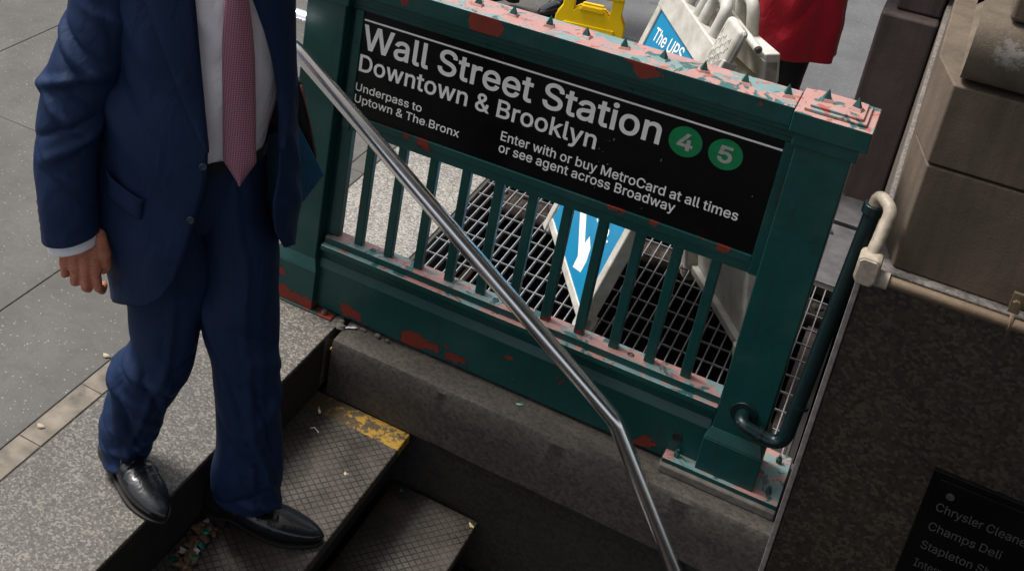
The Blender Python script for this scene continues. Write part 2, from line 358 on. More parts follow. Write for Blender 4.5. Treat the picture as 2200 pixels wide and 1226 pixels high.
def obj(name, g, mats, parent=None, smooth=False, bevel=0, seg=2, auto=None, recalc=True):
    if not isinstance(mats, (list, tuple)): mats = [mats]
    me = g.mesh(name, mats, smooth) if isinstance(g, G) else g
    if isinstance(g, G) and recalc:
        bm = bmesh.new(); bm.from_mesh(me); bmesh.ops.recalc_face_normals(bm, faces=bm.faces); bm.to_mesh(me); bm.free()
    o = bpy.data.objects.new(name, me); COL.objects.link(o)
    if parent: o.parent = parent
    if bevel:
        b = o.modifiers.new('bevel', 'BEVEL'); b.width = bevel; b.segments = seg; b.limit_method = 'ANGLE'; b.angle_limit = radians(40)
        me.polygons.foreach_set('use_smooth', [True] * len(me.polygons)); b.harden_normals = True
    elif smooth and auto:
        try: me.set_sharp_from_angle(angle=radians(auto))
        except Exception: pass
    return o
def tag(o, label=None, cat=None, group=None, kind=None):
    for k, v in (('label', label), ('category', cat), ('group', group), ('kind', kind)):
        if v: o[k] = v
    return o
def thing(name, label, cat, loc=(0, 0, 0), group=None):
    o = bpy.data.objects.new(name, None); COL.objects.link(o); o.empty_display_size = .1
    return tag(o, label, cat, group)
def piece(src, parent, dx=0, dy=0, dz=0):
    c = src.copy(); COL.objects.link(c); c.parent = parent
    c.location = (src.location[0] + dx, src.location[1] + dy, src.location[2] + dz); return c
def fillet(pts, rad, n=7):
    pts = [Vector(p) for p in pts]; out = [pts[0]]
    if not hasattr(rad, '__len__'): rad = [rad] * len(pts)
    for i in range(1, len(pts) - 1):
        a, b, c = pts[i - 1], pts[i], pts[i + 1]
        u = (a - b); v = (c - b); lu, lv = u.length, v.length; u.normalize(); v.normalize()
        ang = u.angle(v); d = min(rad[i] / math.tan(ang / 2), lu * .49, lv * .49)
        p, q = b + u * d, b + v * d
        for k in range(n + 1):
            t = k / n; out.append(p * (1 - t) ** 2 + b * 2 * t * (1 - t) + q * t * t)
    out.append(pts[-1]); return out
def structure(name, kind='structure'):
    o = bpy.data.objects.new(name, None); COL.objects.link(o); o['kind'] = kind; return o

# ------------------------------------------------------------------ lettering (grotesque outlines, units 1/1000)
GL = json.loads('''{"&":[448,[[221,-7,197,-7,163,-7,135,-1,110,12,86,24,67,41,54,62,41,83,34,107,34,133,34,155,39,174,47,189,56,205,69,220,85,235,101,249,119,263,140,279,166,298,191,316,216,335,223,340,230,346,237,352,244,359,250,366,255,375,259,384,262,394,262,405,262,421,256,434,245,445,235,456,220,461,201,461,189,461,178,458,168,453,158,448,151,441,145,431,140,422,137,411,137,399,137,386,140,374,145,363,151,352,159,340,169,327,179,315,190,300,204,284,282,189,360,95,438,0,413,0,389,0,364,0,300,77,236,154,171,231,152,255,135,275,121,293,107,310,95,327,87,344,79,361,75,379,75,398,75,421,81,441,91,458,101,475,116,489,134,499,153,509,175,513,200,513,225,513,247,509,266,499,284,489,298,476,308,459,319,443,324,424,324,404,324,389,321,375,315,362,309,348,302,336,291,325,281,314,269,303,256,293,222,268,188,243,154,217,133,202,119,188,110,174,101,161,97,147,97,131,97,115,101,100,109,87,117,75,129,65,143,57,158,50,174,46,193,46,213,46,233,51,251,59,270,68,286,80,301,95,316,111,328,130,336,151,345,173,349,197,349,224,368,224,388,224,408,224,408,192,404,165,397,144,389,122,381,105,371,92,361,79,352,69,345,62,341,57,337,52,333,47,316,29,296,16,271,7,246,-2]]],".":[188,[[108,-4,95,-4,83,-4,72,0,63,9,54,18,50,28,50,41,50,54,54,65,63,73,72,82,83,87,95,87,108,87,119,82,128,73,137,65,141,54,141,41,141,28,137,18,128,9,119,0]]],"4":[453,[[164,105,40,105,40,123,40,141,40,158,109,275,178,392,247,509,268,509,289,509,311,509,243,394,176,280,109,166,109,165,109,164,109,163,210,163,312,163,413,163,413,144,413,125,413,105,289,105],[302,0,282,0,282,40,282,81,282,121,282,130,282,138,282,146,282,203,282,260,282,318,302,318,322,318,343,318,343,212,343,106,343,0,322,0]]],"5":[453,[[254,-7,221,-7,191,-7,164,-1,140,11,116,23,97,39,83,60,69,81,61,104,60,130,81,130,101,130,122,130,124,115,129,101,138,89,147,77,159,67,173,60,188,53,204,50,221,50,242,50,260,55,276,64,292,74,305,87,314,104,323,121,328,141,328,162,328,184,323,204,314,221,304,238,291,252,275,262,258,272,239,277,218,277,201,277,184,274,167,268,151,263,138,255,128,246,108,248,88,250,67,253,77,338,86,423,96,509,186,509,276,509,366,509,366,490,366,471,366,452,294,452,222,452,151,452,145,402,139,352,134,301,135,301,135,301,136,301,147,311,161,319,178,325,194,331,211,334,229,334,253,334,274,329,294,321,313,313,331,301,345,285,359,270,371,252,379,231,387,210,391,188,391,163,391,130,384,101,369,76,354,50,334,30,309,15,283,1]]],"B":[456,[[122,0,60,0,60,170,60,339,60,509,120,509,181,509,241,509,276,509,306,503,329,491,352,479,369,462,381,442,392,422,398,399,398,374,398,352,394,334,387,320,379,306,369,294,356,286,344,277,330,271,315,267,315,265,315,264,315,262,331,261,347,255,363,245,379,235,392,221,402,203,413,185,418,163,418,136,418,111,412,87,400,67,388,46,370,30,344,18,319,6,287,0,247,0,184,0],[125,115,125,57,165,57,205,57,245,57,284,57,313,65,330,80,347,95,355,114,355,137,355,154,351,170,342,184,334,198,321,209,306,218,290,227,271,231,248,231,207,231,166,231,125,231,125,173],[125,341,125,285,162,285,200,285,238,285,257,285,273,289,288,296,303,303,315,313,323,326,332,339,336,355,336,372,336,395,328,414,313,429,297,444,273,452,240,452,202,452,163,452,125,452,125,396]]],"C":[510,[[293,-7,267,-7,223,-7,184,4,150,25,116,46,89,76,70,115,50,154,40,201,40,254,40,308,50,354,70,393,89,432,116,462,150,484,184,505,223,516,267,516,293,516,317,512,340,504,363,497,384,486,402,471,420,457,436,439,448,418,460,398,468,374,473,348,451,348,430,348,408,348,404,366,398,381,389,395,381,408,370,419,357,428,345,438,331,444,315,449,300,454,284,456,267,456,236,456,208,448,184,432,159,417,139,394,125,364,111,334,103,297,103,254,103,211,111,175,125,145,140,115,159,92,184,76,209,61,236,53,267,53,284,53,300,55,315,60,331,65,345,71,357,81,370,90,381,101,389,114,398,128,404,143,408,160,430,160,451,160,473,160,469,135,460,111,448,91,436,70,421,52,402,38,384,23,363,12,341,5,318,-3]]],"D":[502,[[271,0,219,0,178,0,137,0,96,0,96,19,96,38,96,57,136,57,175,57,215,57,256,57,291,65,318,81,345,97,366,119,379,149,392,179,399,214,399,255,399,296,392,331,379,361,366,390,346,412,320,428,293,444,260,452,221,452,178,452,136,452,93,452,93,471,93,490,93,509,137,509,181,509,225,509,275,509,317,499,353,478,388,458,415,429,433,391,452,353,462,308,462,255,462,202,452,157,433,119,414,81,387,51,351,31,314,10],[103,509,125,509,125,339,125,170,125,0,103,0,82,0,60,0,60,170,60,339,60,509,82,509]]],"E":[419,[[165,0,60,0,60,170,60,339,60,509,164,509,268,509,372,509,372,490,372,471,372,452,290,452,207,452,125,452,125,396,125,341,125,286,202,286,278,286,355,286,355,267,355,248,355,229,278,229,202,229,125,229,125,172,125,114,125,57,208,57,292,57,375,57,375,38,375,19,375,0,270,0]]],"I":[300,[[111,0,31,0,31,19,31,38,31,57,60,57,89,57,118,57,118,189,118,320,118,452,89,452,60,452,31,452,31,471,31,490,31,509,111,509,190,509,269,509,269,490,269,471,269,452,240,452,212,452,183,452,183,320,183,189,183,57,212,57,240,57,269,57,269,38,269,19,269,0,190,0]]],"M":[628,[[81,0,60,0,60,170,60,339,60,509,91,509,121,509,152,509,193,402,235,294,277,187,280,180,284,170,287,159,291,148,295,136,299,123,303,110,307,97,311,84,315,71,319,59,322,49,317,49,312,49,307,49,310,59,314,70,318,83,322,95,326,108,330,121,334,134,338,147,342,158,346,170,349,179,352,187,394,294,435,402,476,509,507,509,537,509,568,509,568,339,568,170,568,0,547,0,525,0,504,0,504,97,504,194,504,291,504,302,504,314,504,327,505,340,505,354,505,369,505,383,506,398,506,413,506,428,507,443,507,457,509,457,511,457,513,457,508,441,503,426,498,409,492,393,487,378,482,363,477,348,472,334,467,322,463,309,459,299,456,291,418,194,380,97,342,0,323,0,305,0,286,0,248,97,209,194,170,291,167,299,163,309,159,321,155,333,150,346,145,361,140,376,135,391,129,408,124,424,118,441,112,457,114,457,117,457,119,457,119,444,120,431,120,416,120,401,121,387,121,372,121,357,121,342,122,328,122,315,122,302,122,291,122,194,122,97,122,0,101,0]]],"P":[445,[[82,0,60,0,60,170,60,339,60,509,118,509,177,509,235,509,274,509,307,502,332,487,358,473,377,454,390,430,402,405,409,378,409,348,409,317,402,290,390,265,377,241,358,222,332,207,307,193,274,186,235,186,193,186,151,186,109,186,109,205,109,224,109,242,150,242,191,242,233,242,259,242,281,247,297,256,313,265,325,278,333,294,341,310,344,328,344,348,344,368,341,386,333,402,325,417,313,430,297,439,280,448,259,452,232,452,196,452,160,452,125,452,125,301,125,151,125,0,103,0]]],"S":[447,[[263,-9,224,-9,187,-9,155,-3,128,9,100,21,79,38,64,60,49,82,40,107,38,137,60,137,82,137,104,137,106,117,112,101,123,88,134,75,149,65,166,59,184,52,203,49,224,49,247,49,268,53,286,60,304,68,319,78,329,92,340,105,346,121,346,139,346,155,341,169,332,179,323,189,311,198,296,205,281,211,264,217,245,222,224,228,204,234,184,239,142,251,109,268,86,289,63,311,52,339,52,372,52,401,60,426,75,448,90,469,111,486,138,498,164,510,194,516,227,516,261,516,290,510,316,498,342,486,362,469,377,449,392,428,400,404,401,378,380,378,358,378,337,378,335,403,323,423,302,437,281,451,256,459,225,459,203,459,184,455,167,448,151,441,138,431,129,418,120,406,115,391,115,376,115,358,120,344,131,334,142,323,154,314,169,308,184,302,199,297,212,293,230,289,247,284,264,279,279,275,295,270,312,264,328,257,344,248,359,238,373,227,385,214,395,198,404,181,408,162,408,139,408,111,401,86,386,64,372,41,351,24,323,11,296,-2]]],"T":[449,[[85,452,32,452,32,471,32,490,32,509,160,509,288,509,417,509,417,490,417,471,417,452,363,452,310,452,257,452,257,301,257,151,257,0,235,0,214,0,193,0,193,151,193,301,193,452,139,452]]],"U":[517,[[299,-8,259,-8,219,-8,184,0,154,15,124,31,101,53,85,80,68,107,60,138,60,173,60,285,60,397,60,509,81,509,103,509,124,509,124,399,124,288,124,178,124,154,130,132,141,113,152,94,167,79,187,68,207,57,231,52,259,52,287,52,311,57,331,68,351,79,366,94,377,113,387,132,393,154,393,178,393,288,393,399,393,509,414,509,436,509,457,509,457,397,457,285,457,173,457,138,449,107,433,80,416,53,393,31,363,15,334,0]]],"W":[686,[[180,0,155,0,109,170,63,339,16,509,38,509,60,509,82,509,109,404,136,300,163,196,168,179,172,163,175,145,179,128,183,111,187,94,190,76,194,58,197,40,194,40,192,40,189,40,193,58,196,76,200,94,203,111,207,128,211,145,215,163,220,179,224,196,251,300,279,404,306,509,331,509,355,509,380,509,407,404,434,300,462,196,466,179,470,163,474,145,478,128,482,111,486,94,490,76,494,58,497,40,494,40,491,40,488,40,492,58,495,76,499,94,502,111,506,128,510,145,515,163,519,179,523,196,550,300,576,404,603,509,625,509,647,509,670,509,623,339,577,170,530,0,505,0,480,0,455,0,426,108,397,215,368,323,362,344,357,367,351,391,346,416,341,444,336,475,341,475,345,475,350,475,345,445,340,419,335,395,330,371,324,347,318,323,289,215,260,108,230,0,205,0]]],"a":[389,[[182,-9,160,-9,136,-9,114,-4,94,5,75,14,59,27,48,45,36,62,30,83,30,108,30,130,35,147,43,161,52,175,63,185,78,193,92,201,108,207,125,211,143,215,160,218,178,220,201,223,219,225,234,227,248,228,258,231,265,235,272,239,276,245,276,255,276,255,276,256,276,257,276,272,273,286,267,297,261,308,252,316,240,322,228,328,213,331,196,331,178,331,162,328,149,322,136,317,126,309,118,301,110,292,104,283,100,274,80,280,61,285,41,291,50,314,62,332,79,346,95,360,113,369,133,375,153,381,173,384,194,384,208,384,223,383,239,379,255,376,271,370,286,360,301,351,313,338,322,320,332,303,337,280,337,251,337,168,337,84,337,0,317,0,297,0,277,0,277,17,277,35,277,52,275,52,274,52,272,52,268,43,261,34,252,25,243,15,230,7,215,1,200,-5],[155,45,170,45,193,45,212,50,228,59,243,68,255,79,263,93,271,107,276,122,276,138,276,155,276,173,276,190,273,187,268,184,259,182,251,180,242,178,231,176,221,174,210,172,200,171,190,170,182,169,175,168,161,166,147,163,134,159,121,154,111,148,103,139,96,131,92,119,92,105,92,92,95,81,102,72,109,63,118,57,130,52,142,48]]],"b":[424,[[261,-8,229,-8,206,-8,187,-4,172,4,158,12,146,21,138,31,129,42,123,51,118,59,116,59,114,59,112,59,112,39,112,20,112,0,92,0,72,0,53,0,53,170,53,339,53,509,73,509,93,509,114,509,114,446,114,382,114,319,115,319,117,319,118,319,123,327,129,336,137,346,145,356,157,365,171,373,186,381,205,384,229,384,261,384,289,376,313,361,337,345,356,322,370,293,383,263,390,229,390,189,390,149,383,114,370,84,356,55,337,32,313,16,289,0],[197,47,220,47,244,47,263,53,279,66,295,78,308,95,316,117,324,138,328,162,328,189,328,216,324,240,316,261,308,282,296,299,280,311,264,324,244,330,220,330,197,330,177,324,161,312,145,300,133,284,125,263,117,242,113,217,113,189,113,161,117,136,125,115,133,94,146,77,162,65,178,53]]],"c":[396,[[226,-8,207,-8,173,-8,143,0,117,16,91,33,71,56,56,85,41,114,34,149,34,187,34,227,41,262,56,291,71,321,91,343,117,360,143,376,173,384,207,384,226,384,243,382,260,377,276,372,292,365,305,356,319,347,330,335,340,322,350,309,357,294,362,277,342,272,322,267,303,262,300,272,296,281,290,289,285,297,278,305,270,311,262,317,253,322,242,325,232,328,220,330,207,330,182,330,161,323,145,310,129,297,116,280,108,258,100,237,96,213,96,187,96,162,100,139,108,117,116,96,129,79,145,66,161,53,182,46,207,46,220,46,232,48,243,52,253,55,263,60,271,66,279,72,286,80,292,89,297,97,301,107,304,117,324,112,343,107,363,102,358,85,351,70,341,56,332,43,320,31,306,21,293,12,277,4,261,-1,244,-6]]],"d":[424,[[219,-8,195,-8,164,-8,136,0,111,16,87,32,68,55,55,84,41,114,34,149,34,189,34,229,41,263,55,293,69,322,88,345,112,361,136,376,164,384,196,384,219,384,238,381,253,373,268,365,279,356,287,346,296,336,302,327,306,319,308,319,309,319,311,319,311,382,311,446,311,509,331,509,351,509,372,509,372,339,372,170,372,0,352,0,332,0,313,0,313,20,313,39,313,59,311,59,309,59,307,59,302,51,295,42,287,31,278,21,267,12,252,4,238,-4],[181,47,205,47,227,47,247,53,263,65,279,77,291,94,299,115,308,136,312,161,312,189,312,217,308,242,300,263,292,284,279,300,263,312,247,324,228,330,205,330,181,330,161,324,145,311,129,299,116,282,108,261,100,240,96,216,96,189,96,162,100,138,109,117,117,95,129,78,145,66,161,53]]],"e":[404,[[238,-8,212,-8,175,-8,143,0,117,16,90,33,70,56,56,85,41,114,34,148,34,187,34,226,41,260,55,290,69,319,89,343,115,359,141,376,171,384,205,384,226,384,246,381,266,374,285,367,303,356,319,341,335,326,348,306,357,282,366,258,371,228,371,194,371,186,371,178,371,169,272,169,174,169,75,169,75,187,75,204,75,221,163,221,250,221,338,221,329,215,319,208,310,202,310,227,306,249,298,269,290,288,278,303,263,314,247,325,228,330,205,330,182,330,163,325,146,313,130,302,118,288,109,270,100,251,96,232,96,211,96,200,96,189,96,178,96,150,101,126,110,106,120,87,134,72,151,61,168,51,189,46,212,46,228,46,241,48,254,53,266,57,277,64,285,73,294,82,301,93,306,105,325,101,345,96,365,91,359,71,349,54,335,39,321,24,303,13,283,4,262,-4]]],"g":[425,[[238,-151,207,-151,179,-151,155,-147,134,-140,113,-132,96,-123,82,-110,69,-98,58,-84,51,-69,67,-60,84,-50,101,-41,107,-49,113,-57,122,-66,130,-75,141,-82,154,-88,168,-94,186,-97,207,-97,238,-97,263,-90,282,-75,302,-60,311,-37,311,-6,311,19,311,44,311,68,310,68,308,68,306,68,301,60,295,51,287,41,278,32,267,23,252,16,238,8,219,5,195,5,164,5,137,12,113,27,88,41,69,62,55,90,41,118,34,152,34,191,34,230,41,264,55,293,69,322,88,345,112,361,137,376,165,384,196,384,220,384,239,381,253,373,268,365,280,356,288,346,297,336,303,327,308,319,309,319,311,319,313,319,313,339,313,359,313,379,333,379,353,379,372,379,372,250,372,121,372,-9,372,-42,365,-69,350,-90,335,-111,316,-126,291,-136,266,-146],[181,59,205,59,228,59,248,64,264,75,280,86,292,101,300,121,308,141,312,165,312,193,312,220,308,243,300,264,292,284,280,301,264,312,248,324,228,330,205,330,181,330,161,324,145,312,129,299,117,283,109,262,100,242,96,219,96,193,96,166,100,143,109,123,117,103,129,87,145,76,162,65]]],"h":[410,[[114,249,114,227,114,151,114,76,114,0,93,0,73,0,53,0,53,170,53,339,53,509,73,509,93,509,114,509,114,435,114,361,114,287,110,287,106,287,102,287,114,322,131,347,152,362,174,377,199,384,227,384,253,384,276,379,295,369,315,358,330,342,341,321,352,299,357,273,357,240,357,160,357,80,357,0,337,0,316,0,296,0,296,78,296,157,296,235,296,265,288,288,273,304,258,321,237,329,210,329,192,329,175,325,161,317,146,309,135,298,126,283,118,267]]],"i":[167,[[73,0,53,0,53,126,53,253,53,379,73,379,93,379,114,379,114,253,114,126,114,0,93,0],[95,443,84,443,72,443,62,447,54,455,45,462,41,472,41,483,41,494,45,504,54,512,62,520,72,524,84,524,95,524,106,520,114,512,122,504,126,494,126,483,126,472,122,462,114,455,106,447]]],"k":[381,[[132,158,110,137,110,162,110,187,110,212,113,212,117,212,121,212,175,268,230,323,284,379,310,379,335,379,360,379,301,319,243,259,184,199,182,199,179,199,177,199,155,178],[73,0,53,0,53,170,53,339,53,509,73,509,93,509,114,509,114,339,114,170,114,0,93,0],[320,0,294,0,245,62,197,124,148,186,162,200,177,214,191,229,252,152,312,76,372,0,346,0]]],"l":[189,[[147,-2,139,-2,110,-2,88,5,74,20,60,35,53,57,53,84,53,226,53,367,53,509,73,509,93,509,114,509,114,372,114,235,114,99,114,81,116,69,120,62,125,55,133,52,146,52,152,52,157,52,160,53,164,53,167,54,170,54,173,37,177,20,181,3,175,1,169,0,162,-1,154,-2]]],"m":[610,[[73,0,53,0,53,126,53,253,53,379,72,379,92,379,112,379,112,351,112,323,112,295,111,295,109,295,108,295,113,316,121,332,132,346,144,359,157,369,172,376,187,383,203,386,219,386,247,386,270,378,287,361,305,344,316,322,321,295,318,295,315,295,312,295,317,313,325,329,337,343,349,357,364,367,381,375,398,382,416,386,437,386,459,386,479,381,497,372,515,362,530,348,541,328,551,309,557,285,557,255,557,170,557,85,557,0,536,0,516,0,496,0,496,85,496,169,496,254,496,281,488,301,473,313,457,325,439,330,419,330,402,330,387,327,374,320,362,313,352,303,345,290,339,278,335,263,335,247,335,165,335,82,335,0,315,0,295,0,274,0,274,87,274,173,274,260,274,281,267,298,253,311,239,324,221,330,199,330,185,330,171,327,158,320,144,313,134,303,126,289,118,276,114,258,114,238,114,159,114,79,114,0,93,0]]],"n":[410,[[114,249,114,227,114,151,114,76,114,0,93,0,73,0,53,0,53,126,53,253,53,379,72,379,92,379,112,379,112,349,112,318,112,287,109,287,106,287,102,287,114,322,131,347,152,362,174,377,199,384,227,384,253,384,276,379,295,369,314,358,330,342,341,321,352,299,357,273,357,240,357,160,357,80,357,0,337,0,316,0,296,0,296,78,296,157,296,235,296,265,288,288,273,304,258,321,237,329,210,329,192,329,175,325,161,317,146,309,135,298,126,283,118,267]]],"o":[415,[[242,-8,207,-8,173,-8,143,0,117,16,91,33,71,56,56,85,41,114,34,149,34,187,34,227,41,262,56,291,71,321,91,343,117,360,143,376,173,384,207,384,242,384,273,376,299,360,325,343,345,321,359,291,374,262,381,227,381,187,381,149,374,114,359,85,345,56,325,33,299,16,273,0],[182,46,207,46,233,46,254,53,270,66,287,79,299,96,307,117,315,139,319,162,319,187,319,213,315,236,307,258,299,280,287,297,270,310,254,323,233,330,207,330,182,330,161,323,145,310,129,297,116,280,108,258,100,237,96,213,96,187,96,162,100,139,108,117,116,96,129,79,145,66,161,53]]],"p":[424,[[73,-143,53,-143,53,31,53,205,53,379,72,379,92,379,112,379,112,359,112,339,112,319,114,319,116,319,118,319,123,327,129,336,137,346,145,356,157,365,171,373,186,381,205,384,229,384,261,384,289,376,313,361,337,345,356,322,370,293,383,263,390,229,390,189,390,149,383,114,370,84,356,55,337,32,313,16,289,0,261,-8,229,-8,206,-8,187,-4,173,4,158,12,146,21,138,31,130,42,123,51,118,59,117,59,115,59,114,59,114,-8,114,-76,114,-143,93,-143],[197,47,220,47,244,47,263,53,279,66,295,78,308,95,316,117,324,138,328,162,328,189,328,216,324,240,316,261,308,282,296,299,280,311,264,324,244,330,220,330,197,330,177,324,161,312,145,300,133,284,125,263,117,242,113,217,113,189,113,161,117,136,125,115,133,94,146,77,162,65,178,53]]],"r":[259,[[73,0,53,0,53,126,53,253,53,379,72,379,92,379,112,379,112,360,112,340,112,321,113,321,114,321,115,321,122,340,135,355,152,367,170,379,190,385,213,385,218,385,223,385,229,384,235,384,240,384,243,384,243,363,243,343,243,322,242,323,237,323,230,324,223,325,215,326,207,326,189,326,173,322,159,315,145,307,134,297,126,284,118,270,114,255,114,237,114,158,114,79,114,0,93,0]]],"s":[365,[[211,-8,182,-8,156,-8,133,-4,112,3,92,11,75,23,62,38,49,53,40,72,36,94,55,98,74,102,94,107,99,86,109,70,124,60,139,50,158,45,181,45,208,45,229,51,244,62,260,74,268,87,268,103,268,116,263,127,254,136,245,144,231,151,212,155,191,160,170,165,149,170,115,178,89,191,72,208,55,225,47,247,47,274,47,296,53,315,65,332,77,348,94,361,115,370,136,380,160,384,187,384,213,384,235,380,254,372,272,365,287,353,299,339,310,325,319,309,324,290,305,286,287,281,268,277,263,292,255,304,243,316,230,327,212,333,187,333,165,333,146,327,131,317,116,306,109,293,109,277,109,263,114,252,124,243,134,235,150,228,172,223,191,218,210,214,229,209,264,201,290,188,306,171,323,154,331,133,331,107,331,84,325,64,312,47,300,30,282,16,260,6,237,-3]]],"t":[227,[[138,379,204,379,204,362,204,344,204,327,138,327,72,327,6,327,6,344,6,362,6,379,72,379],[65,345,65,471,85,471,106,471,126,471,126,347,126,222,126,98,126,81,129,69,136,61,143,54,154,50,170,50,174,50,179,50,185,51,191,52,197,53,202,54,206,36,209,19,213,2,207,0,200,-2,192,-3,184,-4,176,-4,168,-4,136,-4,110,4,92,21,74,38,65,62,65,93,65,219]]],"u":[410,[[211,-5,182,-5,157,-5,134,0,115,11,95,21,80,37,69,59,58,80,53,107,53,139,53,219,53,299,53,379,73,379,93,379,114,379,114,301,114,222,114,144,114,114,121,91,137,75,152,58,173,50,200,50,218,50,235,54,249,62,264,70,275,81,283,97,292,112,296,131,296,153,296,228,296,304,296,379,316,379,337,379,357,379,357,253,357,126,357,0,337,0,318,0,298,0,298,31,298,61,298,92,301,92,304,92,307,92,295,57,279,32,257,17,235,2]]],"w":[567,[[158,0,138,0,99,126,61,253,23,379,44,379,66,379,87,379,103,324,118,269,133,214,140,191,147,165,154,137,161,108,168,76,175,41,172,41,168,41,165,41,172,75,179,106,186,135,193,163,199,190,206,214,221,269,237,324,252,379,273,379,295,379,316,379,332,324,347,269,362,214,368,190,375,164,382,136,388,107,395,76,402,41,399,41,395,41,391,41,399,75,406,107,413,135,420,164,427,190,434,214,449,269,465,324,480,379,502,379,523,379,545,379,506,253,468,126,429,0,409,0,389,0,368,0,352,57,335,114,319,172,314,189,309,207,305,225,300,243,295,261,291,280,286,299,281,318,277,338,281,338,286,338,291,338,286,319,281,299,277,280,272,261,267,243,263,225,258,206,253,189,248,172,231,114,215,57,199,0,178,0]]],"x":[379,[[44,0,21,0,71,73,121,145,171,218,171,202,171,187,171,171,124,240,76,310,29,379,52,379,76,379,100,379,116,355,132,330,147,306,160,287,170,270,179,253,188,237,198,221,207,206,197,206,186,206,175,206,185,221,194,237,202,253,211,270,221,287,233,306,249,330,266,355,282,379,305,379,328,379,352,379,304,309,256,239,209,169,209,184,209,199,209,214,258,143,308,71,358,0,334,0,310,0,287,0,268,28,249,57,231,85,219,103,209,120,200,136,191,152,182,167,173,182,183,182,194,182,205,182,195,167,186,152,178,136,170,120,160,103,148,85,129,57,110,28,91,0,68,0]]],"y":[389,[[51,-140,47,-139,52,-121,57,-103,61,-86,65,-86,68,-87,71,-87,83,-90,94,-91,104,-89,114,-87,122,-82,130,-74,138,-66,145,-53,151,-36,155,-24,159,-13,163,-1,114,126,66,252,17,379,40,379,62,379,84,379,111,305,138,230,165,155,174,132,181,109,187,87,193,64,199,42,206,21,198,21,191,21,184,21,190,42,196,64,202,87,209,110,216,132,224,155,251,230,278,305,305,379,327,379,349,379,371,379,316,234,260,88,204,-58,196,-78,187,-94,177,-107,166,-120,153,-129,139,-136,125,-142,109,-145,91,-145,81,-145,72,-144,65,-143,57,-142]]]}''')
CAPH = max(p for sp in GL['W'][1] for p in sp[3::6]) / 1000
_GC = {}
def glyph_poly(ch, bold):
    """filled outline of one glyph: overlapping contours are filled one by one, weight added as an outer rim"""
    key = (ch, bold)
    if key in _GC: return _GC[key]
    conts = []
    for sp in GL[ch][1]:
        P_ = [[q / 1000 for q in sp[i:i + 6]] for i in range(0, len(sp), 6)]; n = len(P_); pts = []
        for i in range(n):
            a, b = P_[i], P_[(i + 1) % n]; p0, p1, p2, p3 = a[2:4], a[4:6], b[0:2], b[2:4]
            straight = abs((p1[0] - p0[0]) * (p3[1] - p0[1]) - (p1[1] - p0[1]) * (p3[0] - p0[0])) + abs((p2[0] - p0[0]) * (p3[1] - p0[1]) - (p2[1] - p0[1]) * (p3[0] - p0[0])) < 1e-5
            k = 1 if straight else 5
            for j in range(k):
                t = j / k; c = [(1 - t) ** 3 * p0[d] + 3 * (1 - t) ** 2 * t * p1[d] + 3 * (1 - t) * t * t * p2[d] + t ** 3 * p3[d] for d in (0, 1)]
                if not pts or math.dist(c, pts[-1]) > 1e-4: pts.append(c)
        if math.dist(pts[0], pts[-1]) < 1e-4: pts.pop()
        ar = sum(pts[i][0] * pts[(i + 1) % len(pts)][1] - pts[(i + 1) % len(pts)][0] * pts[i][1] for i in range(len(pts))) / 2
        conts.append((ar, pts))
    sg_ = math.copysign(1, max(conts, key=lambda c: abs(c[0]))[0])
    def grow(pts, amt):      # push every vertex to the contour's own outside (right of travel when area > 0)
        out = []; n = len(pts)
        for i in range(n):
            a, b, c = pts[i - 1], pts[i], pts[(i + 1) % n]
            d1 = Vector((b[0] - a[0], b[1] - a[1])).normalized(); d2 = Vector((c[0] - b[0], c[1] - b[1])).normalized()
            n1 = Vector((d1.y, -d1.x)); n2 = Vector((d2.y, -d2.x)); m_ = n1 + n2
            if m_.length < 1e-3: m_ = n1.copy()
            m_.normalize(); k = amt / max(.45, m_.dot(n1)); out.append([b[0] + m_.x * k, b[1] + m_.y * k])
        return out
    from mathutils.geometry import delaunay_2d_cdt
    loops = [grow(p, bold * sg_) for a, p in conts if len(p) > 2]
    vs, es = [], []
    for lp in loops:
        b = len(vs); vs += [Vector(p) for p in lp]; es += [(b + i, b + (i + 1) % len(lp)) for i in range(len(lp))]
    ov, oe, of = delaunay_2d_cdt(vs, es, [], 0, 1e-5)[:3]
    V = [(v.x, v.y, 0.) for v in ov]; F = []
    for f in of:
        cx = sum(V[i][0] for i in f) / len(f); cy = sum(V[i][1] for i in f) / len(f); wn = 0
        for lp in loops:
            for i in range(len(lp)):
                (x1, y1), (x2, y2) = lp[i - 1], lp[i]
                if (y1 <= cy) != (y2 <= cy):
                    if x1 + (cy - y1) / (y2 - y1) * (x2 - x1) > cx: wn += 1 if y2 > y1 else -1
        if wn: F.append(tuple(f))
    _GC[key] = (V, F); return _GC[key]
def text_mesh(s, x0, x1, z, cap, mat, frame, bold=.0, name='lettering', parent=None, track=0., thick=.0006):
    """s is set from x0 to x1 (width fitted) on baseline z, cap height cap; frame(x, z, depth) -> world"""
    pen = 0.; V, F = [], []
    for ch in s:
        if ch == ' ': pen += .17 + track; continue
        gv, gf = glyph_poly(ch, bold); b = len(V)
        V += [(v[0] + pen, v[1], v[2]) for v in gv]; F += [tuple(b + i for i in f) for f in gf]
        pen += GL[ch][0] / 1000 + track
    xs = [v[0] for v in V]; a, c = min(xs), max(xs); k = (x1 - x0) / (c - a); kz = cap / (CAPH + 2 * bold)
    me = bpy.data.meshes.new(name)
    me.from_pydata([tuple(frame(x0 + (v[0] - a) * k, z + (v[1] + bold) * kz, (1 + v[2]) * thick)) for v in V], [], F)
    me.materials.append(mat); o = bpy.data.objects.new(name, me); COL.objects.link(o)
    if parent: o.parent = parent
    return o

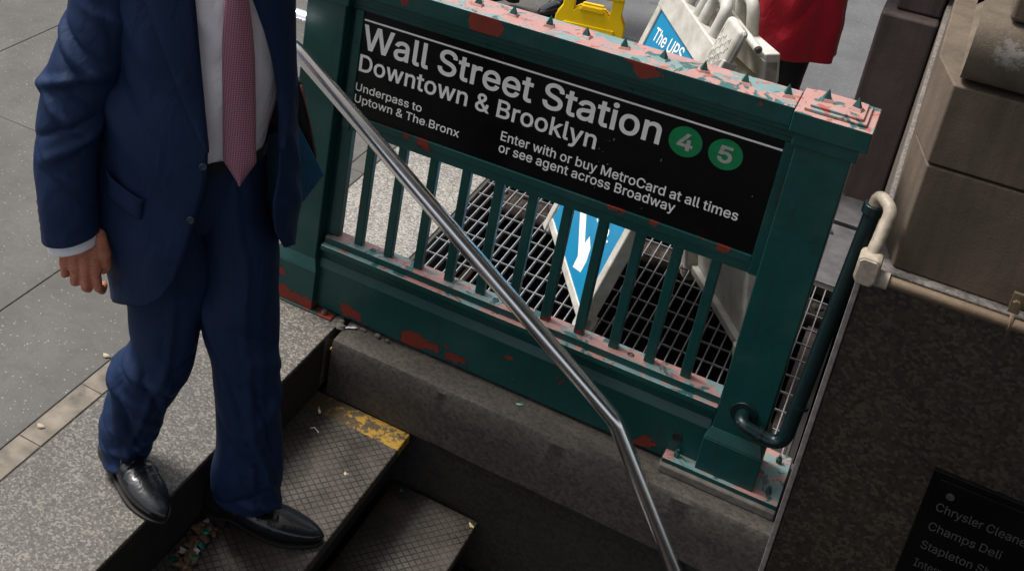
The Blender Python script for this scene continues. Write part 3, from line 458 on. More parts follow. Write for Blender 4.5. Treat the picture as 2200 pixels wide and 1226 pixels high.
# ================================================================== SETTING
# street level sheet, open where the stairwell and the grating pit are
g = G()
for x0, x1, y0, y1 in [(-60, -.385, -60, 80), (-.385, .09, 1.25, 80), (.09, 1.44, 2.05, 80), (1.44, 60, .3, 80), (-.385, 60, -60, -1.85)]:
    g.box(x0, x1, y0, y1, -.16, -.05)
tag(obj('street_ground', g, M['asphalt']), kind='structure')

sw = structure('sidewalk')
def slab(x0, x1, y0, y1, mat, parent, name='slab', j=.0016, dz=0.):
    g = G().box(x0 + j, x1 - j, y0 + j, y1 - j, -.05, dz); return obj(name, g, mat, parent, bevel=.003, seg=1)
xs = [-5.91, -4.63, -3.35, -2.07, -.79, -.382]
ys = [-4.8, -2.277, .283, 1.563, 2.843, 4.123, 5.403, 6.683]
for i in range(len(xs) - 1):
    for j in range(len(ys) - 1):
        slab(xs[i], xs[i + 1], ys[j], ys[j + 1], M['slab'], sw, dz=random.uniform(-.001, .001))
for x0, x1 in ((-.382, .45), (.45, 1.42)):
    for y0, y1 in ((2.07, 2.95), (2.95, 4.123), (4.123, 5.403), (5.403, 6.683)):
        slab(x0, x1, y0, y1, M['slab2'], sw, dz=random.uniform(-.001, .001))
# tan paver strip between sidewalk and landing
st = structure('paver_strip')
y = -1.9
for L in (.27, .20, .245, .17, .26, .23, .19, .25, .22, .24, .26, .21, .23, .25, .24):
    g = G().box(-.381, -.306, y + .0003, y + L - .0003, -.05, .0005 + random.uniform(-.0005, .0005))
    obj('paver', g, M['paver'] if y < -.42 else M['slab'], st, bevel=.003, seg=1); y += L
tag(obj('joint_bed', G().box(-6, -.3, -4.9, 6.7, -.05, -.0035), M['joint']), kind='structure')
# granite landing
ld = structure('granite_landing')
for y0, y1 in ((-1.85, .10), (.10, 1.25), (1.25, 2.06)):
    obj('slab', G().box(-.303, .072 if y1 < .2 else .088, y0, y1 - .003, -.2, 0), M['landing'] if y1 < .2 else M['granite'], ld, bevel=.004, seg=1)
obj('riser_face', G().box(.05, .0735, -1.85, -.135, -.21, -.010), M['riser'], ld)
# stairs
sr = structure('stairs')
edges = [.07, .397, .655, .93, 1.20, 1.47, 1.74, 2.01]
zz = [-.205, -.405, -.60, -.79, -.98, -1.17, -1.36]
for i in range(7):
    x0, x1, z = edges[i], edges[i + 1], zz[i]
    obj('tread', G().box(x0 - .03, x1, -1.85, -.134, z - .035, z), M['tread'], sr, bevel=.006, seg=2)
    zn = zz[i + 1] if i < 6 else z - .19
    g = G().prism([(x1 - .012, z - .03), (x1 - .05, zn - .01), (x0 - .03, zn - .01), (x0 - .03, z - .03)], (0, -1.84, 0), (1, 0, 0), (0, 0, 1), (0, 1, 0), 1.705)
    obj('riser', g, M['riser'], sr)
# stairwell masonry
wl = structure('stairwell_walls')
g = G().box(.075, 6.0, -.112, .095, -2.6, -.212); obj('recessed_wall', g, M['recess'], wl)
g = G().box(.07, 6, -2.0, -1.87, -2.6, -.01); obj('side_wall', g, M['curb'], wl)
g = G().box(6, 6.1, -2.0, .1, -2.6, -.02); obj('end_wall', g, M['dark'], wl)
g = G().box(.05, 6, -1.9, 0, -2.7, -2.6); obj('stairwell_floor', g, M['dark'], wl)
# coping under the railing with a worn inner corner
cp = structure('stone_coping')
rows = []
N = 60
for i in range(N + 1):
    x = .098 + (1.413 - .098) * i / N
    nz = lambda k: mnoise.noise(Vector((x * 9, k, .3))) * .004
    sag = -.006 * max(0, 1 - abs(x - .25) / .12)
    prof = [(-.112, -.212), (-.133 + nz(1) * .4, -.205 + nz(5)), (-.134 + nz(2) * .5, -.1), (-.135 + nz(3) * .6, -.014 + nz(2)), (-.128, -.001 + nz(4) * .5), (-.09, .001 + nz(6) * .4), (-.04, -.001 + sag), (.0, .002 + sag), (.195, .002), (.195, -.21)]
    rows.append([(x, a, b) for a, b in prof])
obj('coping_stone', G().grid(rows, True, True), M['curb'], cp, smooth=True, auto=35)
obj('mortar_pad', G().box(1.095, 1.408, -.075, .17, .0, .028), M['mortar'], cp, bevel=.006)
g = G()
random.seed(5)
for k, (x, y, r) in enumerate([(.085, -.06, .02), (.12, -.035, .012), (.075, -.035, .012), (.15, -.03, .01), (.2, -.028, .012), (.235, -.03, .008)]):
    rows = []
    for a in range(5):
        ph = pi * a / 4
        rows.append([(x + r * sin(ph) * cos(t) * random.uniform(.8, 1.2), y + r * .7 * sin(ph) * sin(t) * random.uniform(.8, 1.2), .002 + r * .6 * cos(ph)) for t in [2 * pi * q / 7 for q in range(7)]])
    g.grid(rows, True)
tag(obj('grit', g, M['mortar'], None), kind='stuff')

# grating pit
pit = structure('vent_pit')
g = G().box(.09, .1, .2, 1.22, -1.6, -.002).box(1.392, 1.41, .2, 2.05, -1.6, -.002).box(.09, 1.41, .19, .2, -1.6, -.002).box(.09, 1.41, 1.21, 1.24, -1.6, -.002).box(.09, 1.41, .19, 1.22, -1.62, -1.6)
obj('pit_wall', g, M['dark'], pit)
obj('pit_ledge', G().box(1.325, 1.392, .2, 1.21, -.16, -.10), M['pier'], pit, bevel=.006)
obj('pit_beam', G().box(1.255, 1.27, .2, 1.21, -.2, -.13), M['plate'], pit)
g = G(); random.seed(3)
for k in range(60):
    x = random.uniform(.12, 1.38); y = random.uniform(1.13, 1.205); r = random.uniform(.012, .03); z = -.05 - random.uniform(0, .03)
    rows = [[(x + r * sin(ph) * cos(t), y + r * .8 * sin(ph) * sin(t), z + r * .6 * cos(ph)) for t in [2 * pi * q / 7 for q in range(7)]] for ph in [pi * a / 4 for a in range(5)]]
    g.grid(rows, True)
g.box(.1, 1.39, 1.1, 1.21, -.12, -.06)
tag(obj('rubble', g, M['rust_dark'], pit, smooth=True), kind='stuff')
rp = obj('rusty_pipe', G().cyl((.185, .2, -.22), (.185, 1.22, -.22), .016, 10), M['rust'], None, smooth=True)
tag(rp, 'thin brown rusty pipe running under the left side of the grating', 'pipe')
# pavement between coping and pit + metal ground plates on the right
gp = structure('ground_plates')
obj('kerb_stone', G().box(.09, 1.34, .098, .19, -.15, .0), M['curb'], gp, bevel=.003)
obj('kerb_stone', G().box(.088, 1.18, 1.24, 2.06, -.15, -.003), M['slab2'], gp, bevel=.003)
for y0, y1, z in ((1.235, 1.70, .004), (1.72, 2.04, .012)):
    p = obj('metal_plate', G().box(1.19, 1.40, y0, y1, -.02, z), M['plate'], gp, bevel=.003)
    for bx, by in ((1.235, y0 + .06), (1.262, y1 - .1), (1.29, y1 - .085)):
        obj('bolt', G().cyl((bx, by, z), (bx, by, z + .008), .011, 8), M['bolt'], p)
obj('metal_plate', G().box(1.33, 1.40, .12, .195, -.02, .0), M['plate'], gp, bevel=.002)

gr = thing('floor_grating', 'galvanised steel grating over the dark pit behind the railing', 'grating', )
b0 = None
for k in range(39):
    x = .118 + .0331 * k
    if b0 is None: b0 = obj('bearing_bar', G().box(-.0016, .0016, .205, 1.2, -.016, 0), M['galv'], gr); b0.location.x = x; src = b0
    else: piece(src, gr, dx=.0331 * k)
c0 = None
for k in range(10):
    if c0 is None: c0 = obj('cross_bar', G().box(.106, 1.388, -.0016, .0016, -.005, .0015), M['galv'], gr); c0.location.y = .21 + .0
    else: piece(c0, gr, dy=.0985 * k + .008)
obj('edge_bar', G().box(.094, .104, .2, 1.21, -.03, .002).box(1.386, 1.392, .2, 1.21, -.03, .002).box(.094, 1.392, .198, .204, -.03, .002).box(.094, 1.392, 1.2, 1.208, -.03, .0015), M['galv_dark'], gr)

# ---------------------------------------------------------------- building on the right
bd = thing('stone_building', 'brown stone office building rising at the right of the subway entrance', 'building')
obj('granite_plinth', G().box(1.424, 6, -.14, .3, -2.6, .838), M['plinth'], bd, bevel=.004)
obj('side_plinth', G().box(1.424, 6, .302, 9, -.2, .838), M['block2'], bd, bevel=.004)
obj('plinth_ledge', G().box(1.426, 6, -.13, 9, .839, .852), M['ledge'], bd, bevel=.004)
obj('stone_block', G().prism([(1.436, .62), (1.436, .05), (1.474, -.10), (6, -.10), (6, .62)], (0, 0, .853), (1, 0, 0), (0, 1, 0), (0, 0, 1), .274), M['block'], bd, bevel=.005, seg=2)
obj('stone_block', G().prism([(1.428, .60), (1.428, .07), (1.472, -.10), (6, -.10), (6, .60)], (0, 0, 1.132), (1, 0, 0), (0, 1, 0), (0, 0, 1), .195), M['block'], bd, bevel=.005, seg=2)
obj('stone_block', G().box(1.49, 6, .624, 2.2, .853, 1.5), M['block2'], bd, bevel=.012, seg=3)
obj('stone_block', G().box(1.475, 6, 2.21, 9, .853, 1.5), M['block2'], bd, bevel=.012, seg=3)
# bullnose course
rows = []
for i in range(17):
    a = -pi / 2 + pi * i / 16
    rows.append((-.062 - .058 * cos(a), 1.412 + .076 * sin(a)))
g = G().grid([[(x, yy, z2) for yy, z2 in rows] for x in (1.49, 6)], False)
g = G(); r0 = [(1.478 + .03 * (1 - sqrt(max(0, 1 - (k / 5 - 1) ** 2))), .6 + .4 * sqrt(max(0, 1 - (1 - k / 5) ** 2))) for k in range(6)]
sect = lambda x, s: [(x, -.062 + (yy + .062) * s, 1.412 + (z2 - 1.412) * s) for yy, z2 in rows] + [(x, .5, 1.412 + .076 * s), (x, .5, 1.412 - .076 * s)]
g.grid([sect(x, s) for x, s in r0] + [sect(6, 1)], True, True)
obj('bullnose_course', g, M['bull'], bd, smooth=True, auto=50)
obj('stone_block', G().box(1.53, 6, -.085, .5, 1.492, 1.62), M['block'], bd, bevel=.01, seg=3)
obj('stone_block', G().box(1.56, 6, -.10, .5, 1.625, 2.2), M['block'], bd, bevel=.015, seg=3)
obj('facade', G().box(1.66, 6, -.06, 9, 2.2, 15), M['wall_far'], bd)
obj('facade', G().box(1.62, 6, .5, 9, 1.5, 2.2), M['block2'], bd)
obj('added_overhang', G().box(1.5, 9, -6, -.1, 2.95, 15), M['wall_far'], bd)  # unseen overhang, added to shade the stairs and the right side
obj('corner_trim', G().box(1.411, 1.4235, -.146, -.128, -1.2, .836), M['trim'], bd, bevel=.002)
# further pier of the same front
pr = thing('stone_pier', 'pinkish brown stone pier standing behind the right railing post', 'pier')
obj('base_block', G().box(1.222, 1.42, 1.95, 3.2, -.01, .79), M['pier'], pr, bevel=.012, seg=3)
obj('upper_block', G().box(1.262, 1.42, 2.02, 3.2, .792, 1.6), M['pier'], pr, bevel=.012, seg=3)
obj('shaft', G().box(1.30, 1.42, 2.1, 3.2, 1.6, 6), M['block2'], pr)

# buildings across the street (only seen as reflections and as shade)
fb = thing('office_building', 'plain masonry building across the street behind the walking man', 'building')
obj('wall', G().box(-40, -24, -20, 30, -.05, 15), M['wall_far'], fb)

# pipes on the wall
cp_ = thing('wall_conduit', 'cream painted conduit with elbow box running along the granite wall', 'conduit')
pts = fillet([(1.399, -.055, .955), (1.402, -.06, 1.005), (1.437, -.10, .992), (1.426, -.165, .90)], .035, 8)
obj('conduit', G().tube(pts, .0148, 14), M['cream'], cp_, smooth=True, auto=50)
bx = obj('elbow_box', G().prism([(-.024, -.02), (-.016, -.036), (.016, -.036), (.026, -.02), (.026, .03), (.018, .038), (-.016, .038), (-.024, .03)], (1.426, -.205, .872), (1, 0, 0), (0, 0, 1), (0, 1, 0), .055), M['cream'], cp_, bevel=.006, seg=3)
obj('box_cover', G().prism([(-.02, -.018), (-.013, -.031), (.013, -.031), (.022, -.018), (.022, .026), (.014, .033), (-.013, .033), (-.02, .026)], (1.426, -.209, .872), (1, 0, 0), (0, 0, 1), (0, 1, 0), .006), M['cream'], bx, bevel=.002)
obj('collar', G().cyl((1.445, -.172, .852), (1.475, -.172, .852), .0205, 14), M['cream'], cp_, smooth=True, auto=40)
obj('pipe', G().cyl((1.47, -.172, .852), (4.5, -.172, .852), .0135, 14), M['pipe_tan'], cp_, smooth=True, auto=40)
cl = obj('clamp', G().tube([(1.725, -.165 - .017 * sin(a), .852 + .017 * cos(a)) for a in [pi * k / 8 for k in range(9)]], .005, 6).box(1.715, 1.737, -.147, -.138, .865, .915), M['pipe_tan'], cp_, smooth=True, auto=40)
obj('clamp_bolt', G().cyl((1.726, -.158, .893), (1.726, -.14, .893), .008, 6), M['pipe_tan'], cl)

gpipe = thing('green_pipe', 'dark green pipe bending up from the right railing post beside the wall', 'pipe')
pts = fillet([(1.262, -.036, .262), (1.262, -.085, .262), (1.372, -.075, .232), (1.400, -.055, .955)], [0, .03, .075, 0], 9)
obj('tube', G().tube(pts, .0185, 18), M['pipe_green'], gpipe, smooth=True, auto=50)
obj('flange', G().cyl((1.262, -.034, .262), (1.262, -.043, .262), .036, 20), M['pipe_green'], gpipe, bevel=.003)
obj('end_cap', G().cyl((1.399, -.055, .945), (1.4, -.055, .972), .0245, 18), M['pipe_green'], gpipe, bevel=.004)
for p, q in (((1.305, -.0815, .2505), (1.313, -.081, .248)), ((1.381, -.068, .37), (1.3815, -.0675, .38))):
    obj('coupling', G().cyl(p, q, .023, 18), M['pipe_green'], gpipe, smooth=True, auto=40)

# tenant directory on the granite wall
ds = thing('tenant_directory', 'black directory plaque with pale lettering fixed to the granite wall', 'sign')
obj('back_plate', G().box(1.697, 2.5, -.152, -.141, -.5, .405), M['black_enamel'], ds, bevel=.002)
obj('panel', G().box(1.716, 2.49, -.158, -.1525, -.48, .388), M['black_enamel'], ds, bevel=.001)
obj('screw', G().cyl((1.746, -.159, .353), (1.746, -.162, .353), .009, 14), M['bolt'], ds, smooth=True, auto=40)
fr = lambda x, z, d: (x, -.1585 - d, z)
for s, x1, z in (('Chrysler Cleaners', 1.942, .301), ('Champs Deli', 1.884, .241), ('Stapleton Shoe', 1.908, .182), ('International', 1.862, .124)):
    text_mesh(s, 1.727, x1, z, .0245, M['shaded_print'], fr, .004, parent=ds)

# ================================================================== RAILING
fence = thing('subway_railing', 'dark green cast iron subway railing with spiked top rail and chipped paint', 'railing')
def post(x0, cap=True):
    x1 = x0 + .129; y0, y1 = -.035, .094
    p = obj('post', G().box(x0, x1, y0, y1, .15, 1.05), M['paint_post'], fence, bevel=.004)
    obj('post_base', G().box(x0 - .012, x1 + .013, y0 - .013, y1 + .012, .03 if x0 > 1 else .004, .15).frustum((x0 - .012, x1 + .013, y0 - .013, y1 + .012), (x0 + .0, x1 + .0, y0 + .0, y1 - .0), .15, .186), M['paint_post'], p, bevel=.003)
    obj('neck', G().box(x0 - .009, x1 + .01, y0 - .009, y1 + .009, 1.05, 1.085), M['paint_post'], p, bevel=.003)
    if cap:
        c = obj('cap', G().box(x0 - .022, x1 + .026, y0 - .02, y1 + .02, 1.086, 1.141, 0, 1), [M['paint_rail'], M['worn2']], p, bevel=.003)
        obj('cap_step', G().box(x0 - .004, x1 + .008, y0 + .002, y1 + .0, 1.141, 1.149, 0, 1).box(x0 + .006, x1 - .002, y0 + .014, y1 - .01, 1.149, 1.156, 0, 1), [M['worn'], M['worn2']], c, bevel=.002, seg=1)
        for sx in (x0 + .035, x0 + .103): spike(sx, .028, 1.156, c)
    return p
def spike(x, y, z, parent):
    g = G().frustum((-.017, .017, -.014, .014), (-.012, .012, -.009, .009), 0, .007, 1, 1, 1)
    g.frustum((-.0095, .0095, -.0075, .0075), (-.0008, .0008, -.0008, .0008), .007, .032, 0)
    s = obj('spike', g, [M['spike'], M['worn']], parent, bevel=.0012, seg=1); s.location = (x, y, z)
    s.rotation_euler = (random.uniform(-.07, .07), random.uniform(-.07, .07), random.uniform(-.4, .4)); s.scale = (1, 1, random.uniform(.88, 1.08)); return s
random.seed(11)
post(1.195); post(-.172)
tr = obj('top_rail', G().box(-.043, 1.172, -.03, .088, 1.086, 1.139, 0, 1).box(-.043, 1.172, -.022, .08, 1.07, 1.086).box(-.043, 1.186, -.010, .07, 1.052, 1.07), [M['paint_rail'], M['worn']], fence, bevel=.0035)
for k in range(12):
    spike(.0145 + .1026 * k, .028, 1.138, tr)
# frame round the sign
obj('frame_head', G().box(-.043, 1.195, .000, .06, 1.034, 1.052), M['paint'], fence, bevel=.002)
obj('frame_stile', G().box(-.027, .0, -.003, .06, .648, 1.034), M['paint'], fence, bevel=.002)
obj('frame_stile', G().box(1.17, 1.195, -.003, .06, .648, 1.034), M['paint'], fence, bevel=.002)
obj('filler_strip', G().box(-.043, -.0275, .012, .06, .19, 1.034), M['paint'], fence)
obj('mid_rail', G().box(0, 1.17, -.003, .05, .678, .7005).box(-.027, 1.195, .001, .046, .648, .6775), M['paint_sill'], fence, bevel=.002)
obj('side_bar', G().box(-.027, .008, .004, .034, .27, .648), M['paint'], fence, bevel=.002)
bar0 = obj('baluster', G().box(-.0135, .0135, .004, .030, .268, .649), M['paint_bar'], fence, bevel=.003); bar0.location.x = .076
for k in range(1, 11): piece(bar0, fence, dx=.1015 * k)
obj('lower_rail', G().box(-.027, 1.195, -.018, .042, .246, .268, 0, 1).box(-.030, 1.195, -.036, .042, .228, .2455, 0, 1), [M['paint_base'], M['worn_ledge']], fence, bevel=.002)
lr2 = obj('rail_screw', G().tube([(.0085 * cos(a), .0085 * sin(a), 0) for a in [2 * pi * k / 14 for k in range(15)]], .0014, 5).box(-.008, .008, -.001, .001, -.0005, .0012), M['paint'], fence); lr2.location = (.128, .010, .2685)
for x in (.94, .535): piece(lr2, fence, dx=x - .128)
obj('kick_panel', G().box(-.042, 1.195, -.004, .03, .012, .2275).box(-.042, 1.190, -.020, -.0045, .012, .158).frustum((-.042, 1.190, -.020, -.0045), (-.042, 1.190, -.0055, -.0045), .158, .182), M['paint_base'], fence, bevel=.0025)
obj('hole_ring', G().tube([(1.118 + .0125 * cos(a), -.021, .092 + .0125 * sin(a)) for a in [2 * pi * k / 14 for k in range(15)]], .002, 5).cyl((1.118, -.0206, .092), (1.118, -.0212, .092), .0115, 14), M['dark'], fence)
bp = obj('base_plate', G().box(1.098, 1.406, -.062, .165, .028, .042, 0, 1), [M['paint_base'], M['worn_ledge']], fence, bevel=.002)
for x, y in ((1.13, -.035), (1.375, .12), (1.375, -.022)):
    bb = obj('bolt', G().cyl((x, y, .042), (x, y, .056), .0085, 6).cyl((x, y, .056), (x, y, .066), .0045, 8), M['spike'], bp)
bp2 = obj('base_plate', G().box(-.2, .045, -.055, .11, .001, .006, 0, 0), [green_paint('red_plate', .3)], fence, bevel=.002)
obj('bolt', G().cyl((.012, -.04, .006), (.012, -.04, .02), .0085, 6), M['bolt'], bp2)
# right post access plate seam
obj('access_cover', G().box(1.3245, 1.3265, -.025, .06, .19, .40), M['paint_post'], fence, bevel=.001)

# ---------------------------------------------------------------- station sign
sg = thing('station_sign', 'black Wall Street Station sign with white lettering set in the green railing', 'sign')
obj('panel', G().box(.0008, 1.1695, .003, .012, .701, 1.0335), M['black_enamel'], sg, bevel=.001, seg=1)
fr = lambda x, z, d: (x, .0026 - d, z)
obj('white_rule', G().box(.001, 1.169, .0021, .0028, 1.0045, 1.0098), M['white_print'], sg)
for s, x0, x1, z, c, b in (('Wall Street Station', .004, .879, .9165, .0775, .014), ('Downtown & Brooklyn', .003, .7215, .8445, .0545, .013),
                           ('Underpass to', .001, .2165, .7805, .0255, .010), ('Uptown & The Bronx', .002, .3405, .7425, .0262, .010),
                           ('Enter with or buy MetroCard at all times', .4615, 1.112, .7795, .0292, .010), ('or see agent across Broadway', .4615, .958, .7425, .0292, .010)):
    text_mesh(s, x0, x1, z, c, M['white_print'], fr, b, parent=sg, track=.006)
for ch, cx, w in (('4', .942, .040), ('5', 1.0435, .036)):
    d = obj('bullet', G().prism([(.0425 * cos(a), .0425 * sin(a)) for a in [2 * pi * k / 48 for k in range(48)]], (cx, .0028, .9485), (1, 0, 0), (0, 0, 1), (0, -1, 0), .0006), M['bullet'], sg)
    text_mesh(ch, cx - w / 2, cx + w / 2, .925, .0475, M['grey_print'], lambda x, z, d: (x, .0021 - d, z), .022, name='numeral', parent=d)
for k, (x, z) in enumerate(((.375, 1.043), (.78, 1.043), (1.12, 1.043), (-.014, .93), (-.014, .76))):
    obj('frame_screw', G().cyl((x, -.0004, z), (x, -.0035 - (x < 0) * .002, z), .005, 10), M['paint'], fence, smooth=True, auto=40)
g = G(); random.seed(9)
for k in range(26):
    x = random.choice([random.uniform(.0, 1.17), random.uniform(.73, .77)]); z = random.uniform(.70, 1.03) if k % 3 else random.uniform(.84, .89); w = random.uniform(.0008, .0022); h = random.uniform(.001, .012) if k % 4 == 0 else random.uniform(.001, .003)
    if .07 < z: g.box(x, x + w, .0018, .0024, min(z, 1.02), min(z, 1.02) + h)
tag(obj('paint_fleck', g, M['grey_print'], sg), kind='stuff')

# ---------------------------------------------------------------- stainless handrail
hr = thing('stair_handrail', 'brushed stainless steel tube handrail crossing in front of the station sign', 'handrail')
pts = fillet([(-.17, .06, .925), (-.40, .06, .925), (-.40, -.132, .925), (-.152, -.132, .925), (.964, -.132, .148), (1.50, -.132, -.69), (1.9, -.132, -.98), (3.5, -.132, -2.1)], [0, .09, .09, .13, .09, .1, .1, 0], 12)
obj('tube', G().tube(pts, .0232, 28), M['steel'], hr, smooth=True, auto=60)
obj('rail_end', G().cyl((-.171, .06, .925), (-.181, .06, .925), .034, 20), M['steel'], hr, bevel=.002)

# ---------------------------------------------------------------- A-frame board
P0 = Vector((.426, .931, 0)); Wd = Vector((.487, -.8734, 0)); Nn = Vector((.8734, .487, 0))
ab = thing('sandwich_board', 'white plastic sandwich board with blue arrow poster standing on the grating', 'signboard')
def leaf(o, uw, uh, front, poster):
    un = uw.cross(uh) * front; o = Vector(o)
    def bxp(name, w0, w1, h0, h1, d0, d1, mat=M['white_plastic'], par=None, bev=.006):
        return obj(name, G().prism([(w0, h0), (w1, h0), (w1, h1), (w0, h1)], o + un * d0, uw, uh, un, d1 - d0), mat, par or lf, bevel=bev, seg=3)
    lf = obj('leaf', G().prism([(0, .06), (.597, .06), (.597, .935), (0, .935)], o + un * .012, uw, uh, un, .012), M['white_plastic'], ab, bevel=.003)
    bxp('side_rail', -.018, .022, .0, 1.0, -.012, .034); bxp('side_rail', .575, .615, -.0, 1.0, -.012, .034)
    bxp('foot_rail', -.018, .615, .028, .062, -.008, .030); bxp('header', -.018, .615, .93, 1.02, -.008, .036)
    if not poster:
        for h in (.2, .4, .6, .8): bxp('rib', .03, .57, h, h + .02, .02, .036, bev=.005)
        for w in (.18, .4): bxp('rib', w, w + .02, .06, .93, .02, .034, bev=.005)
    for w0, w1 in ((.0, .105), (.155, .265), (.315, .425)):
        q = lambda w, h: o + uw * w + uh * h + un * .014
        obj('handle_loop', G().tube(fillet([q(w0, 1.0), q(w0, 1.125), q(w1, 1.125), q(w1, 1.0)], .045, 8), .0185, 12), M['white_plastic'], lf, smooth=True, auto=60)
    bxp('foot', -.03, .03, -.005, .13, -.03, .028, bev=.012); bxp('foot', .56, .615, -.005, .07, -.026, .03, bev=.01)
    if poster:
        p = bxp('poster', .0225, .5745, .0625, .929, .0245, .0262, M['blue_poster'], bev=.0)
    return lf, un
uh1 = (Nn * .28 + Vector((0, 0, 1.09))).normalized()
lf1, un1 = leaf(P0, Wd, uh1, 1, True)
d0 = Vector(P0) + Wd * 0
uw2t = (Nn * -.15 + Wd * -.14 + Vector((0, 0, 1.09))).normalized()
hinge = P0 + uh1 * 1.1 + Nn * .03
wv = (Wd - uw2t * Wd.dot(uw2t)).normalized()
lf2, un2 = leaf(hinge - uw2t * 1.13 + Nn * .025, wv, uw2t, -1, False)
obj('hinge_pin', G().cyl(P0 + uh1 * 1.075 + Nn * .035 - Wd * .02, P0 + uh1 * 1.075 + Nn * .035 + Wd * .622, .013, 14), M['white_plastic'], ab, smooth=True, auto=40)
obj('hinge_bolt', G().cyl(P0 + uh1 * 1.075 + Nn * .035 + Wd * .612, P0 + uh1 * 1.075 + Nn * .035 + Wd * .628, .0085, 12), M['bolt'], ab, smooth=True, auto=40)
fo = un1.normalized()
sgn = 1 if fo.dot(Vector((0, -1, 0))) > 0 else -1
frL = lambda x, z, d: P0 + Wd * x + uh1 * z + fo * (.0264 + d)
obj('arrow', G().prism([(.045, .30), (.36, .129), (.365, .086), (.437, .115), (.437, .16), (.416, .20), (.367, .215), (.36, .181), (.11, .32)], P0 + fo * .0263, Wd, uh1, fo, .0006), M['white_print'], lf1)
text_mesh('The UPS', .056, .33, .832, .047, M['white_print'], lambda x, z, d: frL(x, z + (x - .056) * .16, d), .010, parent=lf1)
text_mesh('Store.', .30, .505, .272, .045, M['white_print'], lambda x, z, d: frL(x, z + (x - .3) * .05, d), .006, parent=lf1)
# embossed strokes on the hinge block
g = G(); random.seed(4)
for r in range(5):
    w = .508 + r * .019
    for c in range(7):
        h = .955 + c * .018 + random.uniform(-.003, .003)
        g.prism([(w, h), (w + .013, h), (w + .013, h + .006), (w, h + .006)] if (r + c) % 2 else [(w, h), (w + .004, h), (w + .004, h + .014), (w, h + .014)], P0 + fo * .0355, Wd, uh1, fo, .0022)
tag(obj('embossing', g, M['white_plastic'], lf1), kind='stuff')
hb = obj('hinge_block', G().prism([(.49, .935), (.615, .935), (.615, 1.12), (.49, 1.12)], P0 + fo * .004, Wd, uh1, fo, .032), M['white_plastic'], lf1, bevel=.016, seg=4)

# ---------------------------------------------------------------- yellow caution stand
ys_ = thing('caution_stand', 'yellow plastic wet floor stand with carry handle behind the top rail', 'floor sign')
yo = Vector((.075, 1.60, 0)); yw = Vector((.985, .17, 0)).normalized(); yn = Vector((.17, -.985, 0)).normalized()
for s in (1, -1):
    up = (Vector((0, 0, 1)) - yn * .16 * s).normalized(); n2 = yw.cross(up).normalized(); n2 = n2 if n2.dot(yn) * s > 0 else -n2
    o = yo + yn * .105 * s
    lf = obj('leaf', G().prism([(-.155, 0), (-.11, 0), (-.10, .05), (.10, .05), (.11, 0), (.155, 0), (.135, .57), (.115, .61), (.115, .68), (.072, .68), (.070, .60), (.050, .62), (-.050, .62), (-.070, .60), (-.072, .68), (-.115, .68), (-.115, .61), (-.135, .57)], o + yw * .16, yw, up, n2, .012), M['yellow_plastic'], ys_, bevel=.003)
    obj('raised_panel', G().prism([(-.11, .10), (.11, .10), (.100, .55), (-.100, .55)], o + yw * .16 + n2 * .012, yw, up, n2, .005), M['yellow_plastic'], lf, bevel=.003)
    obj('grip', G().prism([(-.05, .607), (.05, .607), (.04, .628), (-.04, .628)], o + yw * .16 + n2 * .008, yw, up, n2, .012), M['yellow_plastic'], lf, bevel=.004)
obj('handle', G().cyl(yo + yw * .05 + Vector((0, 0, .672)), yo + yw * .27 + Vector((0, 0, .672)), .017, 14), M['yellow_plastic'], ys_, smooth=True, auto=40)

# ---------------------------------------------------------------- litter
def butt(x, y, z, a, col, label, L=.024):
    g = G().cyl((-L / 2, 0, .0042), (L * .1, 0, .0042), .0042, 8, 0).cyl((L * .1, 0, .0042), (L / 2, 0, .0042), .0041, 8, 1)
    o = obj('cigarette_butt', g, [simple('filter_paper', col, .8), M['cuff']], None, smooth=True, auto=40)
    o.location = (x, y, z); o.rotation_euler.z = a; return tag(o, label, 'cigarette butt')
butt(.121, -.217, -.205, -.9, (.55, .28, .06), 'orange cigarette butt lying beside the yellow paint on the first step')
butt(.097, -.12, -.04, 1.2, (.6, .38, .04), 'yellow cigarette butt wedged in the gap at the coping end')
def scrap(pts, z, mat, label, name='paper_scrap', cat='litter', h=.003):
    rows = []
    for i, (x, y, w) in enumerate(pts):
        rows.append([(x, y - w, z + .001), (x + w * .3, y, z + h + .002 * (i % 2)), (x, y + w, z + .001)])
    o = obj(name, G().grid(rows), mat, None); s = o.modifiers.new('thick', 'SOLIDIFY'); s.thickness = .0006
    return tag(o, label, cat)
scrap([(.098, -.06, .002), (.106, -.052, .006), (.113, -.048, .004), (.124, -.04, .006), (.132, -.036, .002)], .004, M['cuff'], 'crumpled white paper scrap on the coping below the left post')
scrap([(.138, -.30, .0015), (.148, -.292, .002), (.157, -.296, .0015), (.168, -.303, .002)], -.205, M['cuff'], 'curled white paper strip on the first step')
scrap([(.31, -.40, .005), (.318, -.405, .006), (.325, -.402, .003)], -.205, simple('beige_crumb', (.35, .28, .2), .8), 'small beige crumb on the middle of the first step')
scrap([(.633, -.155, .003), (.642, -.162, .007), (.652, -.165, .002)], -.405, simple('yellow_leaf', (.5, .42, .2), .8), 'pale yellow leaf scrap at the corner of the second step')
scrap([(.40, -.155, .002), (.405, -.16, .004), (.412, -.165, .002)], -.405, simple('teal_fleck', (.0, .25, .22), .7), 'tiny teal paint fleck at the back of the second step')
scrap([(.672, -.028 - .03, .003), (.682, -.055, .006), (.692, -.05, .003)], .002, simple('pale_teal_fleck', (.2, .42, .38), .7), 'pale teal paint flake on the coping below the railing')
lp = thing('litter_heap', 'small heap of brown leaves and green and clear wrappers in the step corner', 'litter')
random.seed(21)
